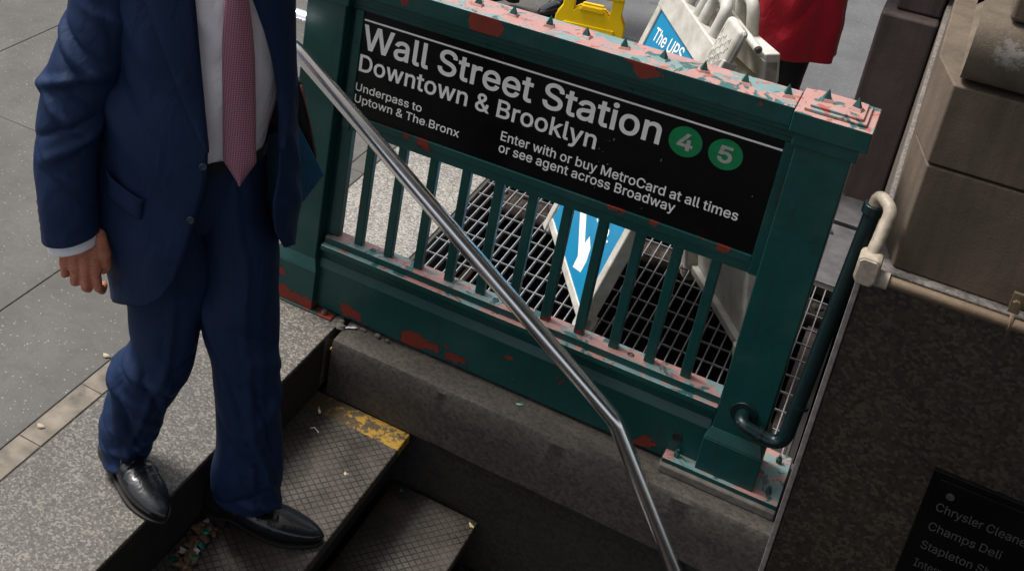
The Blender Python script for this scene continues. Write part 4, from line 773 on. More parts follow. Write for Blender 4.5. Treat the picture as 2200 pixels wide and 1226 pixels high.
lm = [simple('dead_leaf', (.09, .05, .025), .8, 0, .4), simple('clear_wrapper', (.45, .42, .38), .15, 0, .3), simple('green_wrapper', (.0, .16, .09), .3, 0, .3), simple('brown_wrapper', (.16, .09, .05), .5, 0, .4)]
for k in range(46):
    t = random.random(); x = .098 + t * .02 + random.uniform(-.012, .035); y = -.80 - t * .17 + random.uniform(-.015, .015); r = random.uniform(.006, .016)
    mi = random.choices([0, 1, 2, 3], [6, 2, 1.2, 4])[0]; h = random.uniform(.002, .022)
    rows = [[(x + a * r + random.uniform(-1, 1) * r * .3, y + b * r + random.uniform(-1, 1) * r * .3, -.205 + max(.0008, h + random.uniform(-1, 1) * r * .6)) for a in (-1, 0, 1)] for b in (-1, 0, 1)]
    o = obj(('leaf', 'wrapper', 'wrapper', 'wrapper')[mi], G().grid(rows), lm[mi], lp, smooth=True); s = o.modifiers.new('thick', 'SOLIDIFY'); s.thickness = .0005
for x, y, lab in ((-.355, -.96, 'pale stone chip on the tan pavers left of the man'), (-.40, -.62, 'flattened white chewing gum on the sidewalk behind the man')):
    rows = [[(x + .012 * sin(ph) * cos(t) * (1 + .3 * sin(3 * t)), y + .009 * sin(ph) * sin(t), .001 + .004 * cos(ph) + .003) for t in [2 * pi * q / 9 for q in range(9)]] for ph in [pi * a / 4 for a in range(5)]]
    tag(obj('stone_chip', G().grid(rows, True), M['cream']), lab, 'litter')

# ================================================================== PEOPLE
def crom(vals, t):
    """Catmull-Rom through a list of tuples, t in 0..len-1"""
    i = min(int(t), len(vals) - 2); f = t - i
    p0, p1, p2, p3 = vals[max(i - 1, 0)], vals[i], vals[i + 1], vals[min(i + 2, len(vals) - 1)]
    return tuple(.5 * (2 * b + (c - a) * f + (2 * a - 5 * b + 4 * c - d) * f * f + (3 * b - a - 3 * c + d) * f ** 3) for a, b, c, d in zip(p0, p1, p2, p3))
def adiff(a, b): return (a - b + pi) % (2 * pi) - pi
def lerp_table(T, z):
    """T: list of (z, value...) sorted by falling z"""
    if z >= T[0][0]: return T[0][1:]
    for a, b in zip(T, T[1:]):
        if z >= b[0]:
            f = (a[0] - z) / (a[0] - b[0] + 1e-9); return tuple(p + (q - p) * f for p, q in zip(a[1:], b[1:]))
    return T[-1][1:]
def frame_of(ax, ay, hx, hy):
    """returns P(u, v, z): u = to the figure's picture-right, v = towards its front"""
    return lambda u, v, z: Vector((ax + hx[0] * u + hy[0] * v, ay + hx[1] * u + hy[1] * v, z))
def cloth_loft(P, L, nr=60, ns=56, folds=(), namp=.002, e=.9, seed=0, hem=0.):
    """L rows (uL, zL, uR, zR, v, depth). folds: (s, theta, width_s, width_theta, slope, amp)"""
    rows = []
    for i in range(nr + 1):
        s = i / nr; uL, zL, uR, zR, v, dep = crom(L, s * (len(L) - 1))
        c = P((uL + uR) / 2, v, (zL + zR) / 2); a = (P(uR, v, zR) - P(uL, v, zL)) / 2; b = (P(0, 1, 0) - P(0, 0, 0)) * dep
        r = []
        for j in range(ns):
            th = 2 * pi * j / ns; st, ct = sin(th), cos(th)
            q = a * (math.copysign(abs(st) ** e, st)) + b * (math.copysign(abs(ct) ** e, ct))
            d = 0.
            for (fs, ft, ws, wt, sl, am) in folds:
                da = adiff(th, ft); x = (s - fs - sl * sin(da)) / (ws * 1.1)
                if abs(x) < 3.6: d += am * 1.3 * (math.exp(-x * x) if am > 0 else math.exp(-abs(x) * 1.5)) * math.exp(-(da / wt) ** 2)
            n3 = c * 7 + q * 9 + Vector((seed, 0, 0))
            d += namp * mnoise.noise(n3) + namp * .5 * mnoise.noise(n3 * 2.7)
            r.append(c + q + (a * st / a.length + b * ct / b.length).normalized() * d)
        rows.append(r)
    return rows
def capsule(g, p0, p1, r0, r1, n=14, flat=1., fdir=None):
    p0, p1 = Vector(p0), Vector(p1); ax = (p1 - p0); L = ax.length
    ax = ax.normalized() if L > 1e-6 else Vector((0, 0, 1)); a = Vector(fdir) if fdir is not None else ax.orthogonal()
    a = (a - ax * a.dot(ax)).normalized(); c = ax.cross(a); rows = []
    for k in range(5):
        t = -pi / 2 + (pi / 2) * k / 5 + .05; rows.append((p0 + ax * r0 * sin(t), r0 * cos(t)))
    rows.append((p0, r0)); rows.append((p1, r1))
    for k in range(1, 6):
        t = (pi / 2) * k / 5 - .05; rows.append((p1 + ax * r1 * sin(t), r1 * cos(t)))
    g.grid([[p + (a * cos(2 * pi * j / n) * flat + c * sin(2 * pi * j / n)) * r for j in range(n)] for p, r in rows], True, True)
def remesh(name, g, mat, voxel, parent, smooth_it=6):
    me = g.mesh(name, [mat]); bm = bmesh.new(); bm.from_mesh(me); bmesh.ops.recalc_face_normals(bm, faces=bm.faces); bm.to_mesh(me); bm.free()
    o = bpy.data.objects.new(name, me); COL.objects.link(o)
    r = o.modifiers.new('r', 'REMESH'); r.mode = 'VOXEL'; r.voxel_size = voxel
    s = o.modifiers.new('s', 'SMOOTH'); s.iterations = smooth_it; s.factor = .5
    m2 = bpy.data.meshes.new_from_object(o.evaluated_get(bpy.context.evaluated_depsgraph_get())); o.modifiers.clear(); o.data = m2; bpy.data.meshes.remove(me)
    m2.name = name; m2.materials.clear(); m2.materials.append(mat); m2.polygons.foreach_set('material_index', [0] * len(m2.polygons)); m2.polygons.foreach_set('use_smooth', [True] * len(m2.polygons))
    o.parent = parent; return o

def head_parts(g, c, f, r, up=Vector((0, 0, 1))):
    """head volumes at centre c, facing f, radius r"""
    c = Vector(c); f = Vector(f).normalized(); s = up.cross(f).normalized()
    capsule(g, c + up * r * .35 - f * r * .12, c + up * r * .25 + f * r * .1, r * .86, r * .82, 18)
    capsule(g, c - up * r * .35 + f * r * .25, c - up * r * .75 + f * r * .38, r * .62, r * .42, 16)
    capsule(g, c + f * r * .95 + up * r * .12, c + f * r * 1.16 - up * r * .18, r * .10, r * .16, 10)
    for k in (1, -1):
        capsule(g, c + s * k * r * .82 + up * r * .15, c + s * k * r * .86 - up * r * .2, r * .14, r * .1, 10, .5, s)
        capsule(g, c + f * r * .88 + s * k * r * .15 + up * r * .3, c + f * r * .80 + s * k * r * .5 + up * r * .3, r * .1, r * .09, 8)
        capsule(g, c + f * r * .62 + s * k * r * .4 - up * r * .1, c + f * r * .55 + s * k * r * .45 - up * r * .3, r * .25, r * .22, 10)
    capsule(g, c + f * r * .92 - up * r * .5 - s * r * .2, c + f * r * .92 - up * r * .5 + s * r * .2, r * .075, r * .075, 8)
    capsule(g, c + f * r * .88 - up * r * .62 - s * r * .16, c + f * r * .88 - up * r * .62 + s * r * .16, r * .08, r * .08, 8)
def head_extras(c, f, r, hair, parent, up=Vector((0, 0, 1)), long=False):
    c = Vector(c); f = Vector(f).normalized(); s = up.cross(f).normalized(); g = G()
    capsule(g, c + up * r * .42 - f * r * .2, c + up * r * .34 + f * r * .02, r * .93, r * .86, 20)
    capsule(g, c - up * r * .1 - f * r * .38, c - up * r * (.9 if long else .35) - f * r * .38, r * .72, r * .6, 16)
    remesh('hair', g, hair, .008, parent, 4)
    for k in (1, -1):
        e = G(); capsule(e, c + f * r * .80 + s * k * r * .33 + up * r * .14, c + f * r * .801 + s * k * r * .33 + up * r * .14, r * .13, r * .13, 10)
        eo = obj('eye', e, M['eye'], parent, smooth=True)
        e = G(); capsule(e, c + f * r * .905 + s * k * r * .33 + up * r * .14, c + f * r * .906 + s * k * r * .33 + up * r * .14, r * .05, r * .05, 8); obj('iris', e, M['hair_dark'], eo, smooth=True)

def hand_parts(g, wrist, palm_dir, side, back, r=1., curl=.6, thumb=1):
    """wrist point; palm_dir towards the fingers; side towards the thumb; back = back of hand"""
    w, d, s, b = Vector(wrist), Vector(palm_dir).normalized(), Vector(side).normalized(), Vector(back).normalized()
    capsule(g, w - d * .06 * r, w + d * .01 * r, .029 * r, .027 * r, 14, .75, b)
    kn = []
    for k, (o, L) in enumerate(((.033, .088), (.011, .094), (-.011, .090), (-.031, .080))):
        k0 = w + s * o * .5 * r + d * .012 * r; k1 = w + s * o * r + d * L * r + b * .006 * r * (1 - abs(k - 1.3) * .3)
        capsule(g, k0, k1, .0165 * r, .0125 * r, 12); kn.append(k1)
    for k, (l1, l2, l3) in enumerate(((.042, .027, .022), (.046, .030, .024), (.042, .028, .023), (.033, .022, .020))):
        p = kn[k]; a = curl * (1 + .18 * k) if not hasattr(curl, '__len__') else curl[k]; rad = (.0112, .0115, .0108, .0096)[k] * r
        for L, f, q in ((l1, .9, 1), (l2, 1.9, .93), (l3, 2.6, .84)):
            dirn = (d * cos(a * f) - b * sin(a * f) - s * .06 * (k - 1.2)).normalized(); p2 = p + dirn * L * r
            capsule(g, p, p2, rad * q, rad * q * .93, 12); p = p2
    t0 = w + s * .026 * r + d * .018 * r - b * .006 * r; t1 = t0 + (s * .55 + d * .75 - b * .25).normalized() * .044 * r * thumb
    t2 = t1 + (d * .85 - b * .55 + s * .05).normalized() * .034 * r; t3 = t2 + (d * .75 - b * .65 - s * .3).normalized() * .027 * r
    capsule(g, w + s * .008 * r, t1, .018 * r, .0145 * r); capsule(g, t1, t2, .0135 * r, .012 * r); capsule(g, t2, t3, .0118 * r, .0098 * r)

def shoe(parent, heel, ang, z, L=.32, w=1., mat=None, pitch=0.):
    """pointed leather boot: heel position, heading, ground z"""
    mat = mat or M['leather']
    sec = [(0.0, .018, .030, .085), (.03, .030, .024, .125), (.08, .035, .022, .150), (.13, .036, .020, .148), (.18, .037, .012, .112), (.23, .043, .006, .086), (.29, .048, .004, .074), (.36, .049, .004, .066), (.42, .045, .004, .058), (.48, .036, .006, .048), (.53, .024, .008, .038), (.56, .010, .011, .027), (.57, .002, .014, .020)]
    k = L / .57; rows = []; n = 24
    for i in range(49):
        x, hw, z0, z1 = crom(sec, i / 48 * (len(sec) - 1)); hw = max(hw, .0015) * w * 1.08; r = []
        for j in range(n):
            t = 2 * pi * j / n; c, s = cos(t), sin(t); yy = hw * math.copysign(abs(c) ** .8, c); e = 1. if s > 0 else .35
            zz = (z0 + z1) / 2 + (z1 - z0) / 2 * math.copysign(abs(s) ** e, s)
            if s > 0: yy *= (1 - .38 * s ** 2 * (1 if x < .3 else .5))
            q = 0
            for cx, am in ((.265, -.004), (.285, .006), (.305, -.006), (.328, .0065), (.35, -.005)): q += am * math.exp(-((x - cx - .018 * c) / .009) ** 2) * max(0, s)
            r.append((x * k, yy, zz + q + .006))
        rows.append(r)
    o = obj('shoe', G().grid(rows, True, True), mat, parent, smooth=True)
    out = [(x * k, hw * w * 1.16 + .002) for x, hw, _, _ in [crom(sec, i / 24 * 12) for i in range(25)]]
    prof = lambda x: .022 * (1 if x < .12 * k * 1. else max(0, 1 - (x - .12) / (.12))) if x > .0 else .022
    rows = [[(x, -h, prof(x) + .002), (x, h, prof(x) + .002), (x, h, prof(x) + .0085), (x, -h, prof(x) + .0085)] for x, h in out]
    so_ = obj('sole', G().grid(rows, True, True), M['sole'], o, bevel=.001, seg=1)
    g = G(); hp = [(x, h) for x, h in out if x <= .078] ; hp = [(.0, .012)] + hp + [(.080, .034)]
    pts = [(a - .002, b) for a, b in hp] + [(a - .002, -b) for a, b in reversed(hp)]
    he = obj('heel', g.prism(pts, (0, 0, 0), (1, 0, 0), (0, 1, 0), (0, 0, 1), .026), M['sole'], o, bevel=.002, seg=1)
    o.location = (heel[0], heel[1], z); o.rotation_euler = (0, -pitch, ang); return o

# ------------------------------------------------------------------ the walking man in the navy suit
P = frame_of(.03, -.86, (.844, .536), (.536, -.844))
man = thing('person', 'man in navy suit with pink tie stepping down the subway stairs', 'person')
hc = P(.03, .05, 1.72)
g = G()
head_parts(g, hc, P(.12, 1, 0) - P(0, 0, 0), .112)
capsule(g, P(.0, .0, 1.48), P(.02, .03, 1.62), .062, .058)
capsule(g, P(-.13, 0, 1.40), P(.12, 0, 1.41), .085, .085, 16, .9)
capsule(g, P(-.05, .0, 1.30), P(-.04, .0, 1.02), .088, .085); capsule(g, P(.04, .0, 1.30), P(.035, .0, 1.02), .088, .085)
capsule(g, P(-.07, .0, .90), P(.045, .0, .92), .09, .09)
capsule(g, P(-.075, 0, .88), P(-.07, .02, .42), .082, .055); capsule(g, P(-.07, .02, .42), P(-.15, -.02, .08), .055, .036);
capsule(g, P(.075, 0, .88), P(.13, .01, .38), .07, .052); capsule(g, P(.13, .01, .38), P(.17, -.02, -.12), .056, .037);
capsule(g, P(-.20, 0, 1.40), P(-.295, .07, 1.08), .055, .042); capsule(g, P(-.295, .07, 1.08), P(-.27, .125, .80), .042, .03)
capsule(g, P(.12, -.03, 1.38), P(.11, -.12, 1.14), .045, .036); capsule(g, P(.11, -.12, 1.14), P(.04, -.175, 1.07), .034, .026)
# right hand: hangs with its back to the front, fingers curled inwards
def cap2(a, b, r0, r1): capsule(g, P(*a), P(*b), r0, r1, 14)
for a, b, r0, r1 in (((-.275, .125, .82), (-.262, .128, .765), .033, .030),
                     ((-.285, .125, .775), (-.293, .132, .710), .021, .0150), ((-.268, .13, .775), (-.269, .141, .704), .022, .0152), ((-.250, .13, .775), (-.245, .144, .701), .022, .0152), ((-.232, .13, .78), (-.221, .142, .704), .022, .0152),
                     ((-.222, .128, .785), (-.204, .138, .745), .021, .0165),
                     ((-.294, .132, .706), (-.294, .126, .678), .0112, .0105), ((-.294, .126, .678), (-.287, .104, .667), .0108, .0100), ((-.287, .104, .667), (-.282, .092, .68), .0100, .009),
                     ((-.269, .143, .700), (-.2695, .138, .666), .0118, .0112), ((-.2695, .138, .666), (-.264, .113, .650), .0115, .0106), ((-.264, .113, .650), (-.260, .098, .662), .0106, .0096),
                     ((-.245, .146, .697), (-.2435, .142, .656), .0120, .0114), ((-.2435, .142, .656), (-.239, .119, .636), .0116, .0108), ((-.239, .119, .636), (-.237, .102, .642), .0108, .0098),
                     ((-.221, .144, .700), (-.215, .141, .657), .0120, .0114), ((-.215, .141, .657), (-.207, .121, .635), .0116, .0108), ((-.207, .121, .635), (-.205, .105, .638), .0108, .0098),
                     ((-.204, .138, .745), (-.199, .130, .708), .0145, .0125), ((-.199, .130, .708), (-.207, .112, .684), .0122, .0102)): cap2(a, b, r0, r1)
hand_parts(g, P(.04, -.175, 1.06), P(-.3, .0, -1) - P(0, 0, 0), P(0, 1, 0) - P(0, 0, 0), P(1, .1, 0) - P(0, 0, 0), 1., .45)
remesh('body', g, M['skin'], .0030, man, 3)
head_extras(hc, P(.12, 1, 0) - P(0, 0, 0), .112, M['hair'], man)

# trousers
tr_ = thing('trousers', None, None); tr_.parent = man
LEGB = [(-.165, .93, .02, .95, 0, .10), (-.192, .781, .018, .797, 0, .098), (-.172, .637, .055, .652, .0, .094), (-.16, .556, .050, .529, .005, .09), (-.146, .46, .038, .452, .01, .085), (-.142, .396, .027, .387, .012, .082), (-.177, .337, .014, .325, .006, .086), (-.184, .276, -.005, .279, 0, .086), (-.193, .216, -.029, .218, -.005, .084), (-.206, .157, -.047, .158, -.01, .082), (-.214, .120, -.060, .119, -.01, .08), (-.208, .077, -.073, .071, -.006, .078), (-.196, .030, -.080, .051, 0, .076)]
fb_ = [(.50, .35, .05, .5, .22, .010), (.545, .1, .022, .8, .20, -.010), (.60, .8, .02, .7, .18, -.009), (.645, -.7, .05, .6, .2, .010), (.70, -.1, .022, .8, .22, -.010), (.88, .5, .02, .7, .15, -.010), (.47, -.6, .016, 1.1, .05, .010), (.52, -.2, .014, .9, .06, -.009), (.56, -.9, .02, 1.0, .07, .012), (.62, -.3, .018, 1.1, .08, -.010), (.67, .2, .02, .9, .09, .010), (.73, -.7, .02, .9, .08, .011), (.79, 0, .018, 1.2, .06, -.010), (.85, .3, .02, 1., -.05, .010), (.90, -.4, .018, 1.2, .05, -.010), (.95, .1, .018, 1.0, -.05, .011), (.40, .9, .02, .7, -.05, -.006), (.3, 1.2, .05, .5, .1, -.008)]
LEGF = [(-.01, .93, .145, .96, 0, .10), (.007, .797, .165, .83, 0, .098), (.030, .653, .201, .72, 0, .104), (.026, .543, .211, .613, 0.01, .098), (.035, .46, .221, .53, .012, .092), (.061, .375, .232, .418, .012, .088), (.075, .273, .243, .301, .006, .086), (.088, .169, .256, .197, .0, .085), (.095, .076, .269, .105, -.004, .084), (.087, -.004, .277, .026, -.006, .086), (.089, -.05, .283, -.04, -.006, .078), (.096, -.083, .283, -.092, -.006, .073)]
ff_ = [(.48, -.5, .02, .5, .25, -.009), (.60, .55, .02, .5, .35, -.009), (.72, .15, .02, .4, .45, -.010), (.80, .6, .03, .5, .4, .010), (.88, .2, .02, .5, .35, -.008), (.30, -.9, .03, .5, .2, .008), (.38, .5, .03, .8, .08, -.007), (.46, .9, .018, .7, .05, .007), (.52, .3, .02, .8, .06, -.006), (.58, .9, .02, .8, -.05, .007), (.66, -.6, .03, .7, .12, -.007), (.74, .4, .04, .5, .25, .008), (.84, .9, .03, .7, .15, -.008), (.90, -.2, .03, .9, -.08, -.008), (.95, .6, .02, 1., .05, .007), (.62, .75, .25, .18, 0, -.006)]
crease = [(.5, .12, .9, .075, 0, .0065)]
for L, F, sd_ in ((LEGB, fb_, 3), (LEGF, ff_, 8)):
    o = obj('trouser_leg', G().grid(cloth_loft(P, L, 110, 72, [(a, b, c, d, e, f * 1.15) for a, b, c, d, e, f in F] + crease, .003, .92, sd_), True), M['suit'], tr_, smooth=True)
    s = o.modifiers.new('thick', 'SOLIDIFY'); s.thickness = .003
HIP = [(-.150, 1.02, .140, 1.045, 0, .125), (-.172, .96, .150, 1.0, 0, .124), (-.190, .88, .154, .925, 0, .112), (-.186, .80, .160, .85, .0, .10), (-.13, .74, .135, .775, 0, .06)]
obj('seat', G().grid(cloth_loft(P, HIP, 40, 72, [(.5, 0, .5, .10, 0, -.006)], .002, .9, 5), True, True), M['suit'], tr_, smooth=True)
obj('belt', G().grid(cloth_loft(P, [(-.166, .985, .150, 1.012, 0, .1325), (-.170, .955, .153, .984, 0, .1325)], 4, 72, (), 0, .9), True), M['black_cloth'], tr_, smooth=True)

# shirt
SH = [(-.07, 1.56, .10, 1.56, .01, .07), (-.13, 1.50, .14, 1.50, .0, .10), (-.19, 1.42, .180, 1.42, 0, .122), (-.195, 1.32, .172, 1.34, 0, .128), (-.185, 1.208, .175, 1.227, 0, .130), (-.175, 1.092, .165, 1.109, 0, .133), (-.165, 1.0, .150, 1.03, 0, .134), (-.16, .955, .145, .985, 0, .128)]
so2 = obj('shirt', G().grid(cloth_loft(P, SH, 80, 80, [(.35, -.25, .03, .35, .3, .006), (.45, .5, .03, .3, .3, -.006), (.55, -.3, .035, .3, -.3, -.006), (.68, .45, .03, .35, .25, .006), (.8, -.25, .03, .4, .2, .006), (.87, .5, .02, .5, -.2, -.006), (.6, .62, .2, .10, 0, .005)], .006, .92, 2), True), M['shirt'], man, smooth=True)
obj('collar', G().grid(cloth_loft(P, [(-.062, 1.60, .098, 1.60, .02, .066), (-.075, 1.55, .11, 1.55, .015, .075)], 6, 40, (), 0), True), M['shirt'], so2, smooth=True)
# tie
tl = [(1.55, .035, .060), (1.52, .022, .075), (1.46, .026, .062), (1.396, .024, .074), (1.332, .025, .087), (1.268, .028, .097), (1.16, .037, .108), (1.06, .045, .117), (1.02, .049, .121), (.963, .0885, .0895)]
rows = []; uvs = []
for i in range(81):
    z = 1.55 - (1.55 - .963) * i / 80; a, b = lerp_table(tl, z); r = []
    for k in range(9):
        f = k / 8; u = a + (b - a) * f; vv = .137 + .010 * sin(pi * f) + .003 * sin(z * 15) + .010 * min(1, max(0, (1.32 - z) / .3))

        r.append(P(u, vv, z)); uvs.append((u, z))
    rows.append(r)
tie = obj('tie', G().grid(rows), M['tie'], man, smooth=True, recalc=False)
uvl = tie.data.uv_layers.new(name='UVMap')
for lp_ in tie.data.loops: uvl.data[lp_.index].uv = uvs[lp_.vertex_index]
s = tie.modifiers.new('thick', 'SOLIDIFY'); s.thickness = .004; s.offset = 0

# jacket body: shell open at the front
ER = [(1.52, -.058), (1.449, -.049), (1.387, -.037), (1.324, -.028), (1.227, -.014), (1.138, -.001), (1.058, .012), (1.023, .014), (.963, .013), (.889, .0), (.788, -.020), (.72, -.036), (.684, -.050), (.655, -.066), (.637, -.088), (.626, -.118)]
EL = [(1.52, .030), (1.453, .050), (1.393, .079), (1.33, .104), (1.256, .129), (1.179, .146), (1.111, .158), (1.052, .163), (.981, .164), (.907, .160), (.834, .172), (.79, .196)]
WID = [(1.57, -.075, .095, .075), (1.53, -.15, .14, .10), (1.48, -.205, .172, .122), (1.40, -.225, .172, .135), (1.315, -.230, .172, .142), (1.26, -.232, .180, .146), (1.17, -.242, .195, .148), (1.088, -.250, .206, .158), (1.0, -.250, .211, .165), (.88, -.246, .230, .170), (.78, -.240, .232, .172), (.70, -.222, .225, .168), (.60, -.200, .21, .160), (.53, -.19, .2, .145)]
def jpt(th, z, off=0.):
    a, b, dep = lerp_table(WID, z); uc, hw = (a + b) / 2, (b - a) / 2
    dep = dep if cos(th) > 0 else dep * .88
    return P(uc + (hw + off) * math.copysign(abs(sin(th)) ** .92, sin(th)), (dep + off) * math.copysign(abs(cos(th)) ** .92, cos(th)), z)
def th_of(u, z):
    a, b, dep = lerp_table(WID, z); x = max(-.999, min(.999, (u - (a + b) / 2) / ((b - a) / 2)))
    return math.asin(math.copysign(abs(x) ** (1 / .92), x))
def hemz(th):   # th from thR falling to thL-2pi
    T = [(.3, .626), (-.3, .626), (-.75, .600), (-1.2, .560), (-1.57, .548), (-3.14, .60), (-4.5, .70), (-4.75, .725), (-5.1, .765), (-5.5, .79), (-6.3, .80)]
    return lerp_table(T, th)[0]
jf = [(.40, -.95, .045, .5, .25, -.014), (.47, -.9, .035, .5, .3, .012), (.64, -1.0, .05, .4, .3, -.012), (.76, -1.05, .06, .35, .25, .010), (.42, -.75, .030, .35, .35, -.006), (.50, -.60, .03, .3, .3, .008), (.60, -.9, .035, .4, .3, -.010), (.70, -.6, .04, .3, .35, .009), (.80, -.85, .05, .25, .3, -.010), (.34, -.5, .03, .4, .25, .007), (.88, -.35, .06, .2, .3, .006), (.68, -5.1, .04, .4, .3, .008), (.55, -4.9, .03, .4, .3, -.007), (.85, -4.95, .05, .25, .1, .009)]
rows = []; NR, NC = 110, 130
for i in range(NR + 1):
    s_ = i / NR; r = []
    zf = 1.57 - s_ * (1.57 - .626)
    for j in range(NC + 1):
        t = j / NC
        # iterate: z depends on theta, theta range depends on z
        z = zf
        thR = th_of(lerp_table(ER, zf)[0], zf); zl = 1.57 - s_ * (1.57 - .79); thL = th_of(lerp_table(EL, zl)[0], zl) - 2 * pi
        th = thR + (thL - thR) * t
        hz = hemz(th); z = 1.57 - s_ * (1.57 - hz)
        d = 0.
        for (fs, ft, ws, wt, sl_, am) in jf:
            da = th - ft; x = (s_ - fs - sl_ * sin(da)) / ws
            if abs(x) < 3.2: d += am * math.exp(-x * x) * math.exp(-(da / wt) ** 2)
        p = jpt(th, z, .004 + d); d2 = .005 * mnoise.noise(p * 6 + Vector((3, 1, 2))) * min(1, s_ * 3)
        if t > .82: d2 += .012 * s_ * (t - .82) / .18
        r.append(jpt(th, z, .004 + d + d2))
    rows.append(r)
jk = obj('jacket', G().grid(rows), [M['suit'], M['lining']], man, smooth=True, recalc=False)
def solid_out(o, th=.004, inner=0):
    s = o.modifiers.new('thick', 'SOLIDIFY'); s.thickness = th; s.offset = 0; s.material_offset = inner; s.use_rim = True
solid_out(jk, .005, 1)
# make the outer shell face outwards
me = jk.data; pc = me.polygons[len(me.polygons) // 2]; ctr = P(0, 0, pc.center.z)
if pc.normal.dot(pc.center - ctr) < 0: me.flip_normals()
# lapels
def lapel(edge, outer, z0, z1, flip, sgn):
    rows = []; n = 46
    for i in range(n + 1):
        z = z0 + (z1 - z0) * i / n; ue = lerp_table(edge, z)[0]; uo = lerp_table(outer, z)[0]; te, to = th_of(ue, z), th_of(uo, z); r = []
        for k in range(9):
            f = k / 8; lift = .010 + .010 * sin(pi * f * .7) - (.004 if f == 0 else 0)
            r.append(jpt(te + (to - te) * f, z, lift))
        rows.append(r)
    o = obj('lapel', G().grid(rows), M['suit'], jk, smooth=True, recalc=False); solid_out(o, .005)
lapel(ER, [(1.53, -.11), (1.45, -.165), (1.42, -.150), (1.379, -.134), (1.296, -.098), (1.179, -.052), (1.102, -.018), (1.050, .010)], 1.52, 1.052, 0, -1)
lapel([(z, u + .001) for z, u in EL], [(1.53, .10), (1.45, .150), (1.38, .158), (1.30, .166), (1.2, .178), (1.10, .176), (1.03, .166)], 1.52, 1.035, 0, 1)
# buttons
for u, z in ((.004, 1.014), (-.013, .880)):
    th = th_of(u, z); c = jpt(th, z, .010); n = (jpt(th, z, .02) - c).normalized()
    b = obj('button', G().cyl(c - n * .002, c + n * .0025, .0095, 18), M['button'], jk, bevel=.0012)
    obj('button_rim', G().tube([c + n * .0025 + (n.orthogonal().normalized() * cos(a) + n.cross(n.orthogonal().normalized()) * sin(a)) * .0075 for a in [2 * pi * k / 16 for k in range(17)]], .0013, 6), M['button'], b, smooth=True)
def stitch(edge, z0, z1, du):
    pts = [jpt(th_of(lerp_table(edge, z)[0] + du, z), z, .0072) for z in [z0 + (z1 - z0) * k / 60 for k in range(61)]]
    obj('edge_stitch', G().tube(pts, .0007, 4), M['suit'], jk)
stitch(ER, 1.03, .66, -.010); stitch(EL, 1.02, .83, .012)
# hip pocket flap
def patch(u0, u1, zt, hgt, off, name, slope=-.45, rnd=True, parent=jk):
    rows = []
    for i in range(9):
        f = i / 8; r = []
        for k in range(15):
            q = k / 14; u = u0 + (u1 - u0) * q; z = zt + slope * (u - u0) - hgt * f * (1 - (.12 * max(0, (q - .85) / .15) ** 2 if rnd else 0))
            edge = min(1, min(q, 1 - q) * 9, (1 - f) * 5 + .2)
            r.append(jpt(th_of(u, z), z, off * (.4 + .6 * edge) + .004))
        rows.append(r)
    o = obj(name, G().grid(rows), M['suit'], parent, smooth=True, recalc=False); solid_out(o, .004); return o
patch(-.196, -.118, .948, .055, .012, 'pocket_flap')
patch(-.200, -.114, .953, .008, .013, 'pocket_welt')
# front dart and edge stitching read as thin seams
g = G().tube([jpt(th_of(-.118 + .02 * (z - .95), z), z, .0055) for z in [1.25 - .01 * k for k in range(32)]], .0009, 5); obj('dart_seam', g, M['button'], jk)

# sleeves
SL = [(-.150, 1.485, -.10, 1.43, -.0, .07), (-.262, 1.455, -.135, 1.395, .0, .085), (-.305, 1.385, -.150, 1.370, .01, .082), (-.314, 1.312, -.165, 1.312, .03, .078), (-.334, 1.23, -.175, 1.22, .05, .076), (-.357, 1.147, -.200, 1.131, .06, .074), (-.370, 1.058, -.220, 1.056, .08, .070), (-.368, .963, -.234, .973, .10, .064), (-.357, .867, -.229, .889, .12, .060), (-.345, .773, -.220, .808, .13, .055)]
fsl = [(.34, .5, .018, .8, .05, .006), (.40, -.6, .016, 1.0, .06, -.008), (.44, -.5, .016, 1.1, .07, .011), (.49, -.3, .016, 1.0, .06, -.010), (.53, -.7, .016, 1.1, -.05, .011), (.57, .1, .014, .9, .05, -.009), (.61, -.4, .016, 1.2, .07, .012), (.66, -.2, .016, 1.0, -.05, -.010), (.70, .3, .016, .9, -.06, .009), (.75, -.7, .018, 1.0, .05, -.009), (.79, .1, .018, 1.0, .07, .008), (.85, .4, .02, .8, .08, -.006), (.26, .8, .03, .6, .15, -.008), (.30, -.2, .03, .6, .2, .006)]
sv = obj('sleeve', G().grid(cloth_loft(P, SL, 150, 72, fsl, .004, .95, 4), True), [M['suit'], M['lining']], jk, smooth=True)
solid_out(sv, .004, 0)
cf = obj('shirt_cuff', G().grid(cloth_loft(P, [(-.336, .80, -.226, .825, .128, .045), (-.332, .745, -.2215, .779, .130, .046)], 10, 48, (), .001, .95, 1), True), M['cuff'], man, smooth=True); solid_out(cf, .003)
for k in range(4):
    c = P(-.3560 + .0032 * k, .132 + .002 * k, .868 - .0215 * k); n = (P(-1, .55, 0) - P(0, 0, 0)).normalized()
    obj('button', G().cyl(c - n * .004, c + n * .003, .0078, 12), M['button'], sv, bevel=.001, seg=1)
